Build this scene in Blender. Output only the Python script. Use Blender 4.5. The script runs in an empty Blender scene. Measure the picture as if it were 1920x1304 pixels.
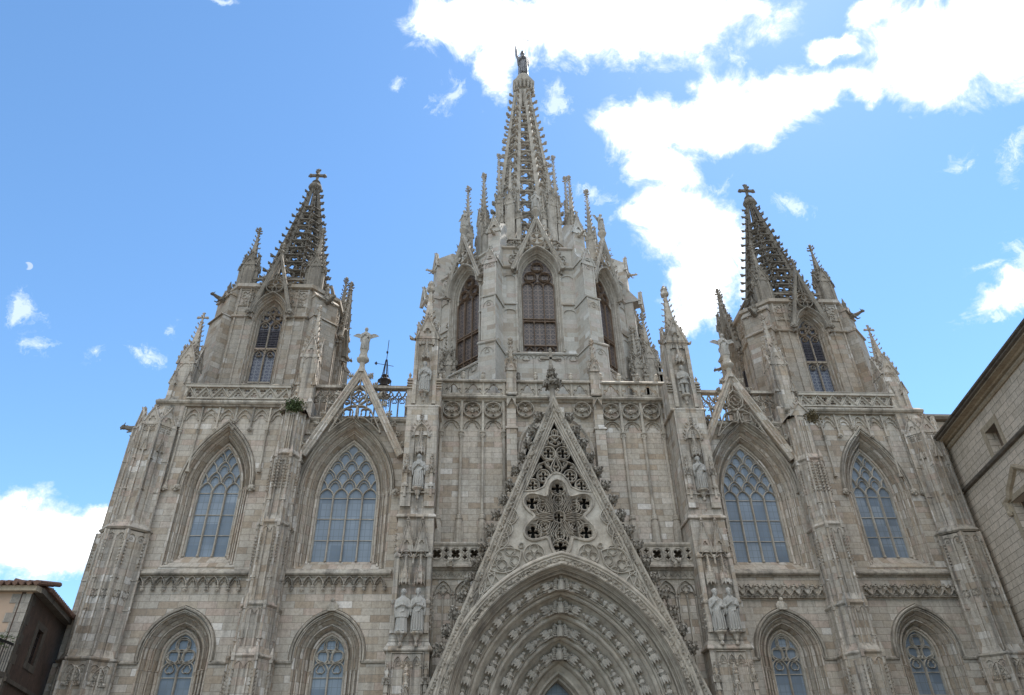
import bpy, math, random
from math import sin, cos, pi, radians, sqrt, atan2
from mathutils import Vector, Matrix
from mathutils.geometry import tessellate_polygon
random.seed(7)
SC = bpy.context.scene
COL = SC.collection

# ------------------------------------------------------------------ camera
cd = bpy.data.cameras.new('camera'); cam = bpy.data.objects.new('camera', cd); COL.objects.link(cam)
cd.sensor_width = 36.0; cd.lens = 36.0 * 1333 / 1920; cd.clip_start = 0.1; cd.clip_end = 9000
RT = Vector((0.9985011, -0.0526017, -0.0151176)); UPV = Vector((-0.0165058, -0.5527692, 0.8331709)); FW = Vector((0.0521828, 0.8316726, 0.5528089))
mw = Matrix.Identity(4)
for i in range(3):
    mw[i][0] = RT[i]; mw[i][1] = UPV[i]; mw[i][2] = -FW[i]
mw.translation = Vector((-4.389, -36.0, 1.6))
cam.matrix_world = mw
SC.camera = cam
SC.view_settings.view_transform = 'Standard'; SC.view_settings.look = 'None'
SC.view_settings.gamma = 1.0; SC.view_settings.exposure = 1.95
SC.render.engine = 'CYCLES'

# ------------------------------------------------------------------ sun and sky
SUN_EL = radians(60); SUN_AZ = radians(40)      # azimuth from +y (behind the church) towards +x
sd = bpy.data.lights.new('sun', 'SUN'); sd.energy = 2.6; sd.angle = radians(0.55); sd.color = (1.0, 0.95, 0.88)
sun = bpy.data.objects.new('sun', sd); COL.objects.link(sun)
sdir = Vector((sin(SUN_AZ) * cos(SUN_EL), cos(SUN_AZ) * cos(SUN_EL), sin(SUN_EL)))
sun.rotation_euler = sdir.to_track_quat('Z', 'Y').to_euler(); sun.location = (60, 120, 150)

# cloud patches: unit direction, orientation, angular half sizes
BLOBS = [(-0.0003,0.5269,0.8499,-0.5546,-0.0196,-0.0311,0.101,0.0395),(0.1018,0.5236,0.8459,-0.559,0.0672,-0.0852,0.1802,0.0593),(0.2334,0.505,0.8309,-0.5648,0.1807,-0.1566,0.139,0.0551),(0.0217,0.5765,0.8168,-0.5899,0.185,0.2305,0.036,0.0412),(0.3228,0.4733,0.8196,-0.5573,0.2625,-0.204,0.046,0.0188),(0.5242,0.4556,0.7195,-0.7135,0.3125,-0.514,0.0912,0.0589),(0.5661,0.421,0.7087,-0.6438,0.4821,-0.3779,0.0622,0.0806),(0.4538,0.4432,0.7731,-0.5862,0.3817,-0.2861,0.029,0.0236),(0.429,0.4871,0.7607,-0.6285,0.3467,-0.2848,0.0365,0.0173),(0.2984,0.5893,0.7508,-0.7124,0.1257,-0.3245,0.1537,0.0461),(0.2002,0.618,0.7602,-0.6962,0.1357,-0.1528,0.0556,0.0396),(0.397,0.5413,0.7412,-0.7159,0.1879,-0.4213,0.083,0.034),(0.244,0.6392,0.7293,-0.7389,0.1643,-0.1871,0.059,0.0307),(0.4547,0.5136,0.7277,-0.6815,0.357,-0.3178,0.0431,0.0245),(0.2842,0.6963,0.6591,-0.76,0.4291,0.025,0.09,0.0594),(0.3147,0.7357,0.5998,-0.9149,0.1825,-0.2654,0.0735,0.0723),(0.2282,0.6907,0.6862,-0.8049,0.1422,-0.1836,0.0444,0.0296),(0.3032,0.7696,0.5619,-0.9649,0.1638,-0.2628,0.0401,0.0264),(0.6082,0.6222,0.4929,-1.0554,0.0018,-0.773,0.038,0.0291),(-0.4862,0.8288,0.2769,-1.2866,-0.1573,0.4848,0.0827,0.0418),(-0.5271,0.8014,0.2828,-1.2793,-0.1801,0.5281,0.052,0.0372),(-0.4447,0.8393,0.3129,-1.2483,-0.1606,0.4339,0.0412,0.0238)]
WISPS = [(0.5634,0.5367,0.6281,-0.8873,0.1043,-0.725,0.0266,0.0231),(0.6042,0.5141,0.6088,-0.8271,0.4528,-0.4832,0.0159,0.0401),(0.6173,0.5892,0.5213,-0.9698,0.3977,-0.5492,0.0247,0.0378),(0.593,0.6503,0.4748,-1.0695,0.1558,-0.6545,0.0272,0.0143),(0.5856,0.616,0.5269,-1.0039,0.194,-0.6381,0.0228,0.0094),(0.1596,0.6812,0.7145,-0.7702,0.0965,-0.1312,0.0379,0.016),(0.1009,0.6088,0.7869,-0.6628,0.06,-0.0876,0.023,0.0236),(0.3156,0.644,0.6969,-0.777,0.2133,-0.2436,0.0253,0.0155),(-0.0479,0.5991,0.7992,-0.6037,0.2421,0.4144,0.0205,0.029),(-0.112,0.5857,0.8028,-0.6305,-0.1107,0.0387,0.0154,0.0122),(-0.3016,0.4936,0.8157,-0.5562,-0.282,0.1276,0.0149,0.0072),(0.3215,0.5324,0.7831,-0.6305,0.2477,-0.2192,0.0257,0.0141),(0.3926,0.6444,0.6562,-0.8236,0.2629,-0.311,0.0226,0.0153),(-0.5179,0.6886,0.5076,-1.0041,-0.3318,0.4404,0.018,0.0186),(-0.5067,0.7154,0.4811,-1.068,0.0561,0.6472,0.0161,0.0262),(-0.4714,0.7412,0.4778,-1.0118,-0.4489,0.3014,0.018,0.0096),(-0.41,0.7638,0.4986,-1.0462,0.0943,0.547,0.0289,0.0137),(-0.3683,0.7678,0.5242,-1.003,-0.2251,0.3058,0.0093,0.0153),(-0.4895,0.8391,0.2373,-1.329,-0.1334,0.4953,0.0487,0.016)]

def N(nt, typ, loc=(0, 0), **kw):
    n = nt.nodes.new(typ)
    for k, v in kw.items():
        if k.startswith('i_'):
            n.inputs[int(k[2:])].default_value = v
        else:
            setattr(n, k, v)
    return n

def math_(nt, op, a, b=None, c=None, clamp=False):
    n = nt.nodes.new('ShaderNodeMath'); n.operation = op; n.use_clamp = clamp
    for i, q in enumerate((a, b, c)):
        if q is None: continue
        if isinstance(q, (int, float)): n.inputs[i].default_value = q
        else: nt.links.new(q, n.inputs[i])
    return n.outputs[0]

def ramp(nt, fac, stops, interp='LINEAR'):
    n = nt.nodes.new('ShaderNodeValToRGB'); cr = n.color_ramp; cr.interpolation = interp
    while len(cr.elements) > 1: cr.elements.remove(cr.elements[-1])
    cr.elements[0].position = stops[0][0]; cr.elements[0].color = (*stops[0][1], 1)
    for p, c in stops[1:]:
        e = cr.elements.new(p); e.color = (*c, 1)
    nt.links.new(fac, n.inputs[0]); return n.outputs[0]

def mix(nt, fac, a, b, mode='MIX'):
    n = nt.nodes.new('ShaderNodeMix'); n.data_type = 'RGBA'; n.blend_type = mode; n.clamp_factor = True
    for s, q in ((0, fac), (6, a), (7, b)):
        if isinstance(q, (int, float)): n.inputs[s].default_value = q
        elif isinstance(q, tuple): n.inputs[s].default_value = (*q, 1)
        else: nt.links.new(q, n.inputs[s])
    return n.outputs[2]

def noise(nt, vec, scale, detail=4, rough=.55, dist=0.0):
    n = nt.nodes.new('ShaderNodeTexNoise'); n.inputs['Scale'].default_value = scale
    n.inputs['Detail'].default_value = detail; n.inputs['Roughness'].default_value = rough; n.inputs['Distortion'].default_value = dist
    if vec is not None: nt.links.new(vec, n.inputs['Vector'])
    return n

W = bpy.data.worlds.new('World'); SC.world = W; W.use_nodes = True
nt = W.node_tree; nt.nodes.clear(); L = nt.links
sky = N(nt, 'ShaderNodeTexSky', sky_type='NISHITA', sun_disc=False, sun_elevation=SUN_EL, sun_rotation=SUN_AZ, altitude=50, air_density=1.0, dust_density=0.1, ozone_density=2.0)
geo = N(nt, 'ShaderNodeNewGeometry')
tc = N(nt, 'ShaderNodeTexCoord')
D = tc.outputs['Generated']
wn = noise(nt, D, 9, 6, .6)
sub = N(nt, 'ShaderNodeVectorMath', operation='SUBTRACT'); L.new(wn.outputs['Color'], sub.inputs[0]); sub.inputs[1].default_value = (.5, .5, .5)
sc_ = N(nt, 'ShaderNodeVectorMath', operation='SCALE'); L.new(sub.outputs[0], sc_.inputs[0]); sc_.inputs['Scale'].default_value = .11
add = N(nt, 'ShaderNodeVectorMath', operation='ADD'); L.new(D, add.inputs[0]); L.new(sc_.outputs[0], add.inputs[1])
dw = add.outputs[0]
best = None; wisp = None
for b in BLOBS + WISPS:
    m = N(nt, 'ShaderNodeMapping', vector_type='TEXTURE')
    m.inputs['Location'].default_value = b[0:3]; m.inputs['Rotation'].default_value = b[3:6]; m.inputs['Scale'].default_value = (b[6], b[7], .9)
    L.new(dw, m.inputs['Vector'])
    ln = N(nt, 'ShaderNodeVectorMath', operation='LENGTH'); L.new(m.outputs[0], ln.inputs[0])
    if b in WISPS: wisp = ln.outputs['Value'] if wisp is None else math_(nt, 'SMOOTH_MIN', wisp, ln.outputs['Value'], .2)
    else: best = ln.outputs['Value'] if best is None else math_(nt, 'SMOOTH_MIN', best, ln.outputs['Value'], .35)
dens = math_(nt, 'MINIMUM', math_(nt, 'MULTIPLY', math_(nt, 'SUBTRACT', 1.07, best), 2.3), 1.8)
densw = math_(nt, 'MULTIPLY', math_(nt, 'SUBTRACT', 1.0, wisp), 1.0)
fn = noise(nt, D, 17, 12, .68, .5)
fn2 = math_(nt, 'MULTIPLY', math_(nt, 'SUBTRACT', fn.outputs['Fac'], .5), 4.2)
fw = noise(nt, dw, 34, 10, .7, .8)
dens = math_(nt, 'ADD', dens, math_(nt, 'MULTIPLY', fn2, .95))
densw = math_(nt, 'ADD', densw, math_(nt, 'MULTIPLY', math_(nt, 'SUBTRACT', fw.outputs['Fac'], .56), 3.6))
# unseen bright clouds behind the viewer, added as fill light for the facade
sep = N(nt, 'ShaderNodeSeparateXYZ'); L.new(D, sep.inputs[0])
bn = noise(nt, D, 2.6, 6, .55)
back = math_(nt, 'MULTIPLY', math_(nt, 'SUBTRACT', bn.outputs['Fac'], 0.36), 9.0)
backm = math_(nt, 'MULTIPLY', math_(nt, 'SUBTRACT', -0.02, sep.outputs['Y']), 6.0, clamp=True)
backm = math_(nt, 'MULTIPLY', backm, math_(nt, 'MULTIPLY', math_(nt, 'SUBTRACT', sep.outputs['Z'], .22), 3.0, clamp=True))
back = math_(nt, 'MULTIPLY', back, backm)
cover = math_(nt, 'MAXIMUM', math_(nt, 'MAXIMUM', dens, math_(nt, 'MINIMUM', math_(nt, 'MULTIPLY', densw, .8), .62)), back)
mr = N(nt, 'ShaderNodeMapRange', interpolation_type='SMOOTHSTEP'); L.new(cover, mr.inputs[0]); mr.inputs[1].default_value = -0.1; mr.inputs[2].default_value = 1.15
alpha = mr.outputs[0]
mr2 = N(nt, 'ShaderNodeMapRange', interpolation_type='SMOOTHSTEP'); L.new(cover, mr2.inputs[0]); mr2.inputs[1].default_value = .4; mr2.inputs[2].default_value = 2.2
ccol = mix(nt, mr2.outputs[0], tuple(3.4 * v for v in (.80, .90, 1.0)), tuple(7.5 * v for v in (1.0, 1.0, 1.0)))
hs = N(nt, 'ShaderNodeHueSaturation'); hs.inputs['Hue'].default_value = 0.5; hs.inputs['Saturation'].default_value = 1.12; hs.inputs['Value'].default_value = 0.62
L.new(sky.outputs[0], hs.inputs['Color'])
skc = mix(nt, 1.0, hs.outputs[0], (.89, 1.0, 1.0), 'MULTIPLY')
# the faint daytime moon: a pale disc with one side lost in the blue
def disc(dv, r0, r1):
    v = N(nt, 'ShaderNodeVectorMath', operation='DISTANCE'); L.new(D, v.inputs[0]); v.inputs[1].default_value = Vector(dv).normalized()
    q = N(nt, 'ShaderNodeMapRange', interpolation_type='SMOOTHSTEP'); L.new(v.outputs['Value'], q.inputs[0])
    q.inputs[1].default_value = r0; q.inputs[2].default_value = r1; q.inputs[3].default_value = 1; q.inputs[4].default_value = 0
    return q.outputs[0]
md = disc((-.5178, .6618, .5422), .0040, .0050); mo = disc((-.5222, .6600, .5402), .0038, .0058)
mf = math_(nt, 'MULTIPLY', math_(nt, 'MULTIPLY', md, math_(nt, 'SUBTRACT', 1.0, mo)), .35)
skc = mix(nt, mf, skc, (3.4,) * 3)
fin = mix(nt, alpha, skc, ccol)
bg = N(nt, 'ShaderNodeBackground'); bg.inputs[1].default_value = 0.10
L.new(fin, bg.inputs[0]); wo = N(nt, 'ShaderNodeOutputWorld'); L.new(bg.outputs[0], wo.inputs[0])

# ------------------------------------------------------------------ materials
def base(name, rough=.85, spec=.25):
    m = bpy.data.materials.new(name); m.use_nodes = True
    t = m.node_tree; bs = t.nodes['Principled BSDF']; bs.inputs['Roughness'].default_value = rough
    bs.inputs['Specular IOR Level'].default_value = spec
    return m, t, bs

def uv_block(t):
    """wall coordinates: along the wall, and height"""
    g = N(t, 'ShaderNodeNewGeometry')
    cr = N(t, 'ShaderNodeVectorMath', operation='CROSS_PRODUCT'); cr.inputs[0].default_value = (0, 0, 1); t.links.new(g.outputs['True Normal'], cr.inputs[1])
    nm = N(t, 'ShaderNodeVectorMath', operation='NORMALIZE'); t.links.new(cr.outputs[0], nm.inputs[0])
    dt = N(t, 'ShaderNodeVectorMath', operation='DOT_PRODUCT'); t.links.new(nm.outputs[0], dt.inputs[0]); t.links.new(g.outputs['Position'], dt.inputs[1])
    sp = N(t, 'ShaderNodeSeparateXYZ'); t.links.new(g.outputs['Position'], sp.inputs[0])
    cb = N(t, 'ShaderNodeCombineXYZ'); t.links.new(dt.outputs['Value'], cb.inputs[0]); t.links.new(sp.outputs['Z'], cb.inputs[1])
    return g.outputs['Position'], cb.outputs[0]

def stone(name, cols, bw=.92, bh=.33, mortar=.010, mort_dark=.55, stain=.5, dark=(.10, .09, .08), blocks=True, bump=.35, patch=.35, streak=(1.7, 1.7, .16), crust=0.0, mott=.5):
    m, t, bs = base(name)
    P, UV = uv_block(t)
    if blocks:
        # courses of unequal height: warp v slowly
        br = N(t, 'ShaderNodeTexBrick'); br.offset = .5; br.inputs['Color1'].default_value = (0, 0, 0, 1); br.inputs['Color2'].default_value = (1, 1, 1, 1)
        br.inputs['Mortar'].default_value = (.5, .5, .5, 1); br.inputs['Scale'].default_value = 1; br.inputs['Mortar Size'].default_value = mortar
        br.inputs['Mortar Smooth'].default_value = .3; br.inputs['Brick Width'].default_value = bw; br.inputs['Row Height'].default_value = bh
        t.links.new(UV, br.inputs['Vector'])
        c = ramp(t, br.outputs['Color'], cols)
    else:
        pn = noise(t, P, 1.3, 3, .6)
        c = ramp(t, pn.outputs['Fac'], [(.25 + .5 * p, q) for p, q in cols])
    # broad weathering patches
    n1 = noise(t, P, .45, 5, .6)
    c = mix(t, math_(t, 'MULTIPLY', math_(t, 'SUBTRACT', n1.outputs['Fac'], .42), 2.2 * patch, clamp=True), c, mix(t, 1.0, c, (1.02, .86, .70), 'MULTIPLY'))
    n1b = noise(t, P, 3.2, 6, .65)
    c = mix(t, math_(t, 'MULTIPLY', math_(t, 'SUBTRACT', n1b.outputs['Fac'], .5), 1.4, clamp=True), c, mix(t, 1.0, c, (.66, .66, .68), 'MULTIPLY'))
    # run-down dirt streaks
    mp = N(t, 'ShaderNodeMapping'); mp.inputs['Scale'].default_value = streak; t.links.new(P, mp.inputs['Vector'])
    n2 = noise(t, mp.outputs[0], 1.6, 6, .6)
    f = math_(t, 'MULTIPLY', math_(t, 'SUBTRACT', n2.outputs['Fac'], .50), 4.5, clamp=True)
    c = mix(t, math_(t, 'MULTIPLY', f, stain), c, dark)
    if crust:
        mp2 = N(t, 'ShaderNodeMapping'); mp2.inputs['Scale'].default_value = (1.1, 1.1, .28); t.links.new(P, mp2.inputs['Vector'])
        nc = noise(t, mp2.outputs[0], 1.0, 8, .68)
        c = mix(t, math_(t, 'MULTIPLY', math_(t, 'MULTIPLY', math_(t, 'SUBTRACT', nc.outputs['Fac'], .50), 5.0, clamp=True), crust), c, tuple(v * .62 for v in dark))
    n5 = noise(t, P, 7, 6, .7)
    c = mix(t, mott, c, mix(t, 1.0, c, ramp(t, n5.outputs['Fac'], [(.35, (.62, .61, .60)), (.55, (1.08, 1.08, 1.08)), (.72, (1.28, 1.27, 1.25))]), 'MULTIPLY'))
    n3 = noise(t, P, 38, 4, .7)
    c = mix(t, .5, c, mix(t, 1.0, c, ramp(t, n3.outputs['Fac'], [(.3, (.6, .6, .6)), (.7, (1.35, 1.35, 1.35))]), 'MULTIPLY'))
    if blocks:
        c = mix(t, math_(t, 'MULTIPLY', br.outputs['Fac'], mort_dark), c, (.10, .085, .07))
    t.links.new(c, bs.inputs['Base Color'])
    bp = N(t, 'ShaderNodeBump'); bp.inputs['Strength'].default_value = bump; bp.inputs['Distance'].default_value = .03
    n4 = noise(t, P, 11, 6, .65)
    h = n4.outputs['Fac']
    if blocks: h = math_(t, 'SUBTRACT', h, math_(t, 'MULTIPLY', br.outputs['Fac'], .7))
    t.links.new(h, bp.inputs['Height']); t.links.new(bp.outputs[0], bs.inputs['Normal'])
    return m

def kc(k, cols, g=.10): return [(p, tuple(k * ((1 - g) * v + g * (c[0] * .3 + c[1] * .55 + c[2] * .15)) for v in (c[0] * 1.01, c[1] * .995, c[2] * .99))) for p, c in cols]
BLK = [(0, (.28, .225, .17)), (.10, (.345, .28, .21)), (.25, (.37, .325, .265)), (.42, (.395, .355, .30)), (.58, (.375, .34, .29)), (.75, (.425, .375, .315)), (.86, (.375, .295, .24)), (.93, (.46, .42, .365)), (1, (.55, .52, .48))]
CRV = [(0, (.27, .235, .19)), (.4, (.36, .32, .265)), (.7, (.41, .37, .31)), (1, (.48, .44, .375))]
M_WALL = stone('wall_stone', kc(1.17, BLK), crust=.25, mort_dark=.7, stain=.42, dark=(.15, .13, .11))
M_BUT = stone('buttress_stone', kc(1.1, BLK), crust=.5, mott=.45, bw=.6, stain=.85, dark=(.10, .092, .085), streak=(2.4, 2.4, .10), mort_dark=.4)
M_TWR = stone('tower_stone', kc(.82, BLK), bw=.8, bh=.36, stain=.35, dark=(.13, .11, .09), patch=.9)
M_DOME = stone('pale_limestone', mott=.3, cols=kc(1.12, [(p, (.84 * c[0] + .04, .89 * c[1] + .04, .92 * c[2] + .045)) for p, c in BLK]), bw=.9, bh=.36, mortar=.006, mort_dark=.3, stain=.22, dark=(.24, .22, .19), patch=.2)
M_CARV = stone('carved_stone', kc(1.1, CRV), crust=.7, blocks=False, stain=.8, dark=(.10, .09, .08))
M_CARVL = stone('pale_carved_stone', mott=.3, cols=kc(1.12, [(p, (.96 * c[0], .98 * c[1], 1.0 * c[2])) for p, c in CRV]), blocks=False, stain=.35, dark=(.16, .145, .125))
M_DARK = stone('sooty_stone', kc(.42, CRV), blocks=False, stain=.6, dark=(.05, .045, .04))
M_PORT = stone('portal_stone', kc(1.15, CRV), mott=.3, blocks=False, stain=.45, dark=(.10, .09, .08), streak=(1.2, 1.2, 1.2))
M_STATD = stone('niche_figure_stone', crust=.3, cols=kc(1.0, [(0, (.34, .315, .27)), (1, (.48, .44, .385))]), blocks=False, stain=.4, dark=(.14, .13, .12), bump=.2)
M_TWRD = stone('weathered_tower_stone', kc(.64, CRV), blocks=False, stain=.6, dark=(.07, .062, .055))
M_SPD = stone('blackened_spire_stone', kc(.42, CRV), blocks=False, stain=.6, dark=(.04, .037, .034))
M_SPL = stone('pale_spire_stone', kc(1.0, [(p, (.96 * c[0], .99 * c[1], 1.03 * c[2])) for p, c in CRV]), blocks=False, stain=.55, dark=(.13, .12, .105), streak=(2, 2, .3))
M_STAT = stone('statue_stone', crust=.25, mott=.2, cols=kc(.86, [(0, (.36, .345, .315)), (1, (.50, .48, .44))]), blocks=False, stain=.35, dark=(.17, .16, .145), bump=.2)
M_ARCH = stone('arch_stone', kc(1.12, BLK), bw=.42, bh=.5, stain=.3, dark=(.14, .12, .10), patch=.6)

def simple(name, col, rough=.6, metal=0.0, var=.2, spec=.4, nscale=3.0):
    m, t, bs = base(name, rough, spec)
    g = N(t, 'ShaderNodeNewGeometry'); n = noise(t, g.outputs['Position'], nscale, 5, .6)
    c = ramp(t, n.outputs['Fac'], [(.3, tuple(v * (1 - var) for v in col)), (.7, tuple(v * (1 + var) for v in col))])
    t.links.new(c, bs.inputs['Base Color']); bs.inputs['Metallic'].default_value = metal
    return m

def glass(name, col, rough, spec, lines=None, wav=.02, line_col=(.05, .05, .05), lw=.1):
    m, t, bs = base(name, rough, spec)
    P, UV = uv_block(t)
    n = noise(t, P, .9, 3, .5)
    c = ramp(t, n.outputs['Fac'], [(.3, tuple(v * .85 for v in col)), (.7, tuple(v * 1.15 for v in col))])
    if lines and len(lines) == 3:
        b0 = N(t, 'ShaderNodeTexBrick'); b0.offset = .0; b0.inputs['Scale'].default_value = 1; b0.inputs['Mortar Size'].default_value = 0; b0.inputs['Color1'].default_value = (.72, .76, .80, 1); b0.inputs['Color2'].default_value = (1.22, 1.2, 1.18, 1)
        b0.inputs['Brick Width'].default_value = .73; b0.inputs['Row Height'].default_value = 1.13; t.links.new(UV, b0.inputs['Vector']); c = mix(t, 1.0, c, b0.outputs['Color'], 'MULTIPLY')
    if lines:
        br = N(t, 'ShaderNodeTexBrick'); br.offset = .0; br.inputs['Scale'].default_value = 1; br.inputs['Mortar Size'].default_value = lines[2]
        br.inputs['Brick Width'].default_value = lines[0]; br.inputs['Row Height'].default_value = lines[1]; t.links.new(UV, br.inputs['Vector'])
        c = mix(t, br.outputs['Fac'], c, line_col)
        if len(lines) > 3:      # leaded lozenges over the panes
            mp = N(t, 'ShaderNodeMapping'); mp.inputs['Rotation'].default_value = (0, 0, pi / 4); t.links.new(UV, mp.inputs['Vector'])
            b2 = N(t, 'ShaderNodeTexBrick'); b2.offset = .0; b2.inputs['Scale'].default_value = 1; b2.inputs['Mortar Size'].default_value = lines[2] * .7
            b2.inputs['Brick Width'].default_value = lines[3]; b2.inputs['Row Height'].default_value = lines[3]; t.links.new(mp.outputs[0], b2.inputs['Vector'])
            c = mix(t, math_(t, 'MULTIPLY', b2.outputs['Fac'], .8), c, line_col)
    t.links.new(c, bs.inputs['Base Color'])
    bp = N(t, 'ShaderNodeBump'); bp.inputs['Strength'].default_value = wav; bp.inputs['Distance'].default_value = .3
    n4 = noise(t, P, 1.6, 2, .5); t.links.new(n4.outputs['Fac'], bp.inputs['Height']); t.links.new(bp.outputs[0], bs.inputs['Normal'])
    return m
M_GLASS = glass('protective_glazing', (.19, .225, .27), .32, .4, (.27, .36, .014), wav=.04, line_col=(.145, .17, .195))
M_LEAD = glass('stained_glass_brown', (.045, .038, .042), .35, .35, (.36, .42, .018, .21), line_col=(.19, .145, .115))
M_LEADB = glass('stained_glass_blue', (.05, .055, .085), .3, .4, (.30, .22, .02, .24), line_col=(.17, .18, .20))
M_IRON = simple('wrought_iron', (.03, .028, .03), .5, .6)
M_LOUV = simple('weathered_louvre_boards', (.11, .10, .115), .8, var=.3)
M_BRONZE = simple('dark_bronze', (.17, .17, .18), .5, .5, .35)
M_WOODY = simple('window_frame_brown', (.17, .12, .085), .7)
M_VOID = simple('painted_dark_void', (.02, .018, .016), .95)  # near-black colour standing in for unlit depth
M_LEAF = simple('wild_weeds', (.055, .075, .025), .8, var=.5, nscale=20)
M_MOSS = simple('dry_weeds', (.11, .085, .045), .85, var=.5, nscale=20)

# ------------------------------------------------------------------ mesh kit
class M:
    def __init__(s): s.v = []; s.f = []; s.mi = []; s.T = None; s.m = 0; s.smooth = False
    def a(s, vs, fs, T=None):
        o = len(s.v)
        for p in vs:
            p = Vector(p)
            if T is not None: p = T @ p
            if s.T is not None: p = s.T @ p
            s.v.append(p)
        s.f += [tuple(i + o for i in f) for f in fs]; s.mi += [s.m] * len(fs)
    def box(s, x0, x1, y0, y1, z0, z1, T=None):
        s.a([(x0, y0, z0), (x1, y0, z0), (x1, y1, z0), (x0, y1, z0), (x0, y0, z1), (x1, y0, z1), (x1, y1, z1), (x0, y1, z1)],
            [(0, 1, 5, 4), (1, 2, 6, 5), (2, 3, 7, 6), (3, 0, 4, 7), (4, 5, 6, 7), (3, 2, 1, 0)], T)
    def loft(s, rings, T=None, c0=True, c1=True):
        n = len(rings[0]); vs = [p for r in rings for p in r]; fs = []
        for k in range(len(rings) - 1):
            for i in range(n):
                j = (i + 1) % n; fs.append((k * n + i, k * n + j, (k + 1) * n + j, (k + 1) * n + i))
        if c0: fs.append(tuple(range(n))[::-1])
        if c1: fs.append(tuple((len(rings) - 1) * n + i for i in range(n)))
        s.a(vs, fs, T)
    def lathe(s, x, y, prof, n=8, rot=None, T=None, sx=1, sy=1):
        if rot is None: rot = pi / n
        s.loft([[(x + sx * r * cos(rot + 2 * pi * i / n), y + sy * r * sin(rot + 2 * pi * i / n), z) for i in range(n)] for r, z in prof], T)
    def prism(s, pts, z0, z1, T=None, k=1.0, c=(0, 0)):
        s.loft([[(x, y, z0) for x, y in pts], [(c[0] + (x - c[0]) * k, c[1] + (y - c[1]) * k, z1) for x, y in pts]], T)
    def plate(s, outer, holes, y0, y1, T=None, back=True, rim=True):
        """flat plate in the XZ plane with cut-outs"""
        loops = [outer] + list(holes)
        tri = tessellate_polygon([[Vector((x, z, 0)) for x, z in lp] for lp in loops])
        flat = [p for lp in loops for p in lp]; n = len(flat)
        vs = [(x, y0, z) for x, z in flat] + [(x, y1, z) for x, z in flat]
        fs = [tuple(t) for t in tri]
        if back: fs += [tuple(i + n for i in t)[::-1] for t in tri]
        o = 0
        if rim:
            for lp in loops:
                k = len(lp)
                for i in range(k):
                    j = (i + 1) % k; fs.append((o + i, o + j, o + j + n, o + i + n))
                o += k
        s.a(vs, fs, T)
    def sweep(s, path, prof, closed=False, pclosed=False, T=None, lim=2.2):
        """prof: (offset to the left of the path in the XZ plane, y)"""
        path = [p for i, p in enumerate(path) if i == 0 or abs(p[0] - path[i - 1][0]) + abs(p[1] - path[i - 1][1]) > 1e-6]
        n = len(path); rings = []
        for i in range(n):
            p = Vector(path[i])
            a = Vector(path[i - 1]) if (i > 0 or closed) else None
            b = Vector(path[(i + 1) % n]) if (i < n - 1 or closed) else None
            d1 = (p - a).normalized() if a is not None and (p - a).length > 1e-7 else None
            d2 = (b - p).normalized() if b is not None and (b - p).length > 1e-7 else None
            if d1 is None: d1 = d2
            if d2 is None: d2 = d1
            if d1 is None: d1 = d2 = Vector((1, 0))
            n1 = Vector((-d1.y, d1.x)); n2 = Vector((-d2.y, d2.x)); m = n1 + n2
            if m.length < 1e-4: m = n1.copy(); k = 1
            else:
                m.normalize(); k = min(lim, 1 / max(.2, m.dot(n1)))
            rings.append([(p.x + m.x * k * o, y, p.y + m.y * k * o) for o, y in prof])
        q = len(prof); vs = [v for r in rings for v in r]; fs = []
        for i in range(n if closed else n - 1):
            j = (i + 1) % n
            for a in range(q if pclosed else q - 1):
                b = (a + 1) % q; fs.append((i * q + a, j * q + a, j * q + b, i * q + b))
        if pclosed and not closed:
            fs.append(tuple(range(q))); fs.append(tuple((n - 1) * q + a for a in range(q))[::-1])
        s.a(vs, fs, T)
    def bar(s, path, w, y0, y1, closed=False, T=None):
        """stone tracery bar: chamfered towards the viewer (y0 front)"""
        h = w / 2; s.sweep(path, [(-h, y1), (-h, y0 + (y1 - y0) * .45), (-h * .35, y0), (h * .35, y0), (h, y0 + (y1 - y0) * .45), (h, y1)], closed, True, T)
    def tube(s, pts, rad, n=6, T=None):
        pts = [Vector(p) for p in pts]; rings = []
        if isinstance(rad, (int, float)): rad = [rad] * len(pts)
        for i, p in enumerate(pts):
            d = (pts[min(i + 1, len(pts) - 1)] - pts[max(i - 1, 0)]).normalized()
            u = d.cross(Vector((0, 1, .01)));
            if u.length < .1: u = d.cross(Vector((1, 0, 0)))
            u.normalize(); w = d.cross(u)
            rings.append([p + (u * cos(2 * pi * k / n) + w * sin(2 * pi * k / n)) * rad[i] for k in range(n)])
        s.loft(rings, T)
    def ball(s, c, r, n=8, T=None, sx=1, sy=1, sz=1):
        rings = []
        for i in range(1, n // 2 + 1):
            a = -pi / 2 + pi * i / (n // 2 + 1)
            rings.append([(c[0] + sx * r * cos(a) * cos(2 * pi * k / n), c[1] + sy * r * cos(a) * sin(2 * pi * k / n), c[2] + sz * r * sin(a)) for k in range(n)])
        s.loft(rings, T)
    def crocket(s, p, out, size, up=Vector((0, 0, 1)), rich=False):
        """curled leaf: p root, out outward direction"""
        out = Vector(out).normalized(); side = up.cross(out)
        if side.length < .01: side = Vector((1, 0, 0))
        side.normalize(); p = Vector(p)
        rx = random.uniform(.85, 1.2); size = size * rx
        st = [(0, -.06, .30, .30), (.34, .0, .30, .24), (.66, .08, .52, .34), (.95, .22, .56, .34), (1.0, .40, .36, .20), (.86, .50, .16, .08)]
        rings = []
        for o, u, w, h in st:
            c = p + out * o * size + up * u * size
            rings.append([c + side * w * .5 * size - up * h * .5 * size, c + side * w * .62 * size + up * h * .5 * size, c + out * .10 * size + up * h * .8 * size, c - side * w * .62 * size + up * h * .5 * size, c - side * w * .5 * size - up * h * .5 * size])
        s.loft(rings)
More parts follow.
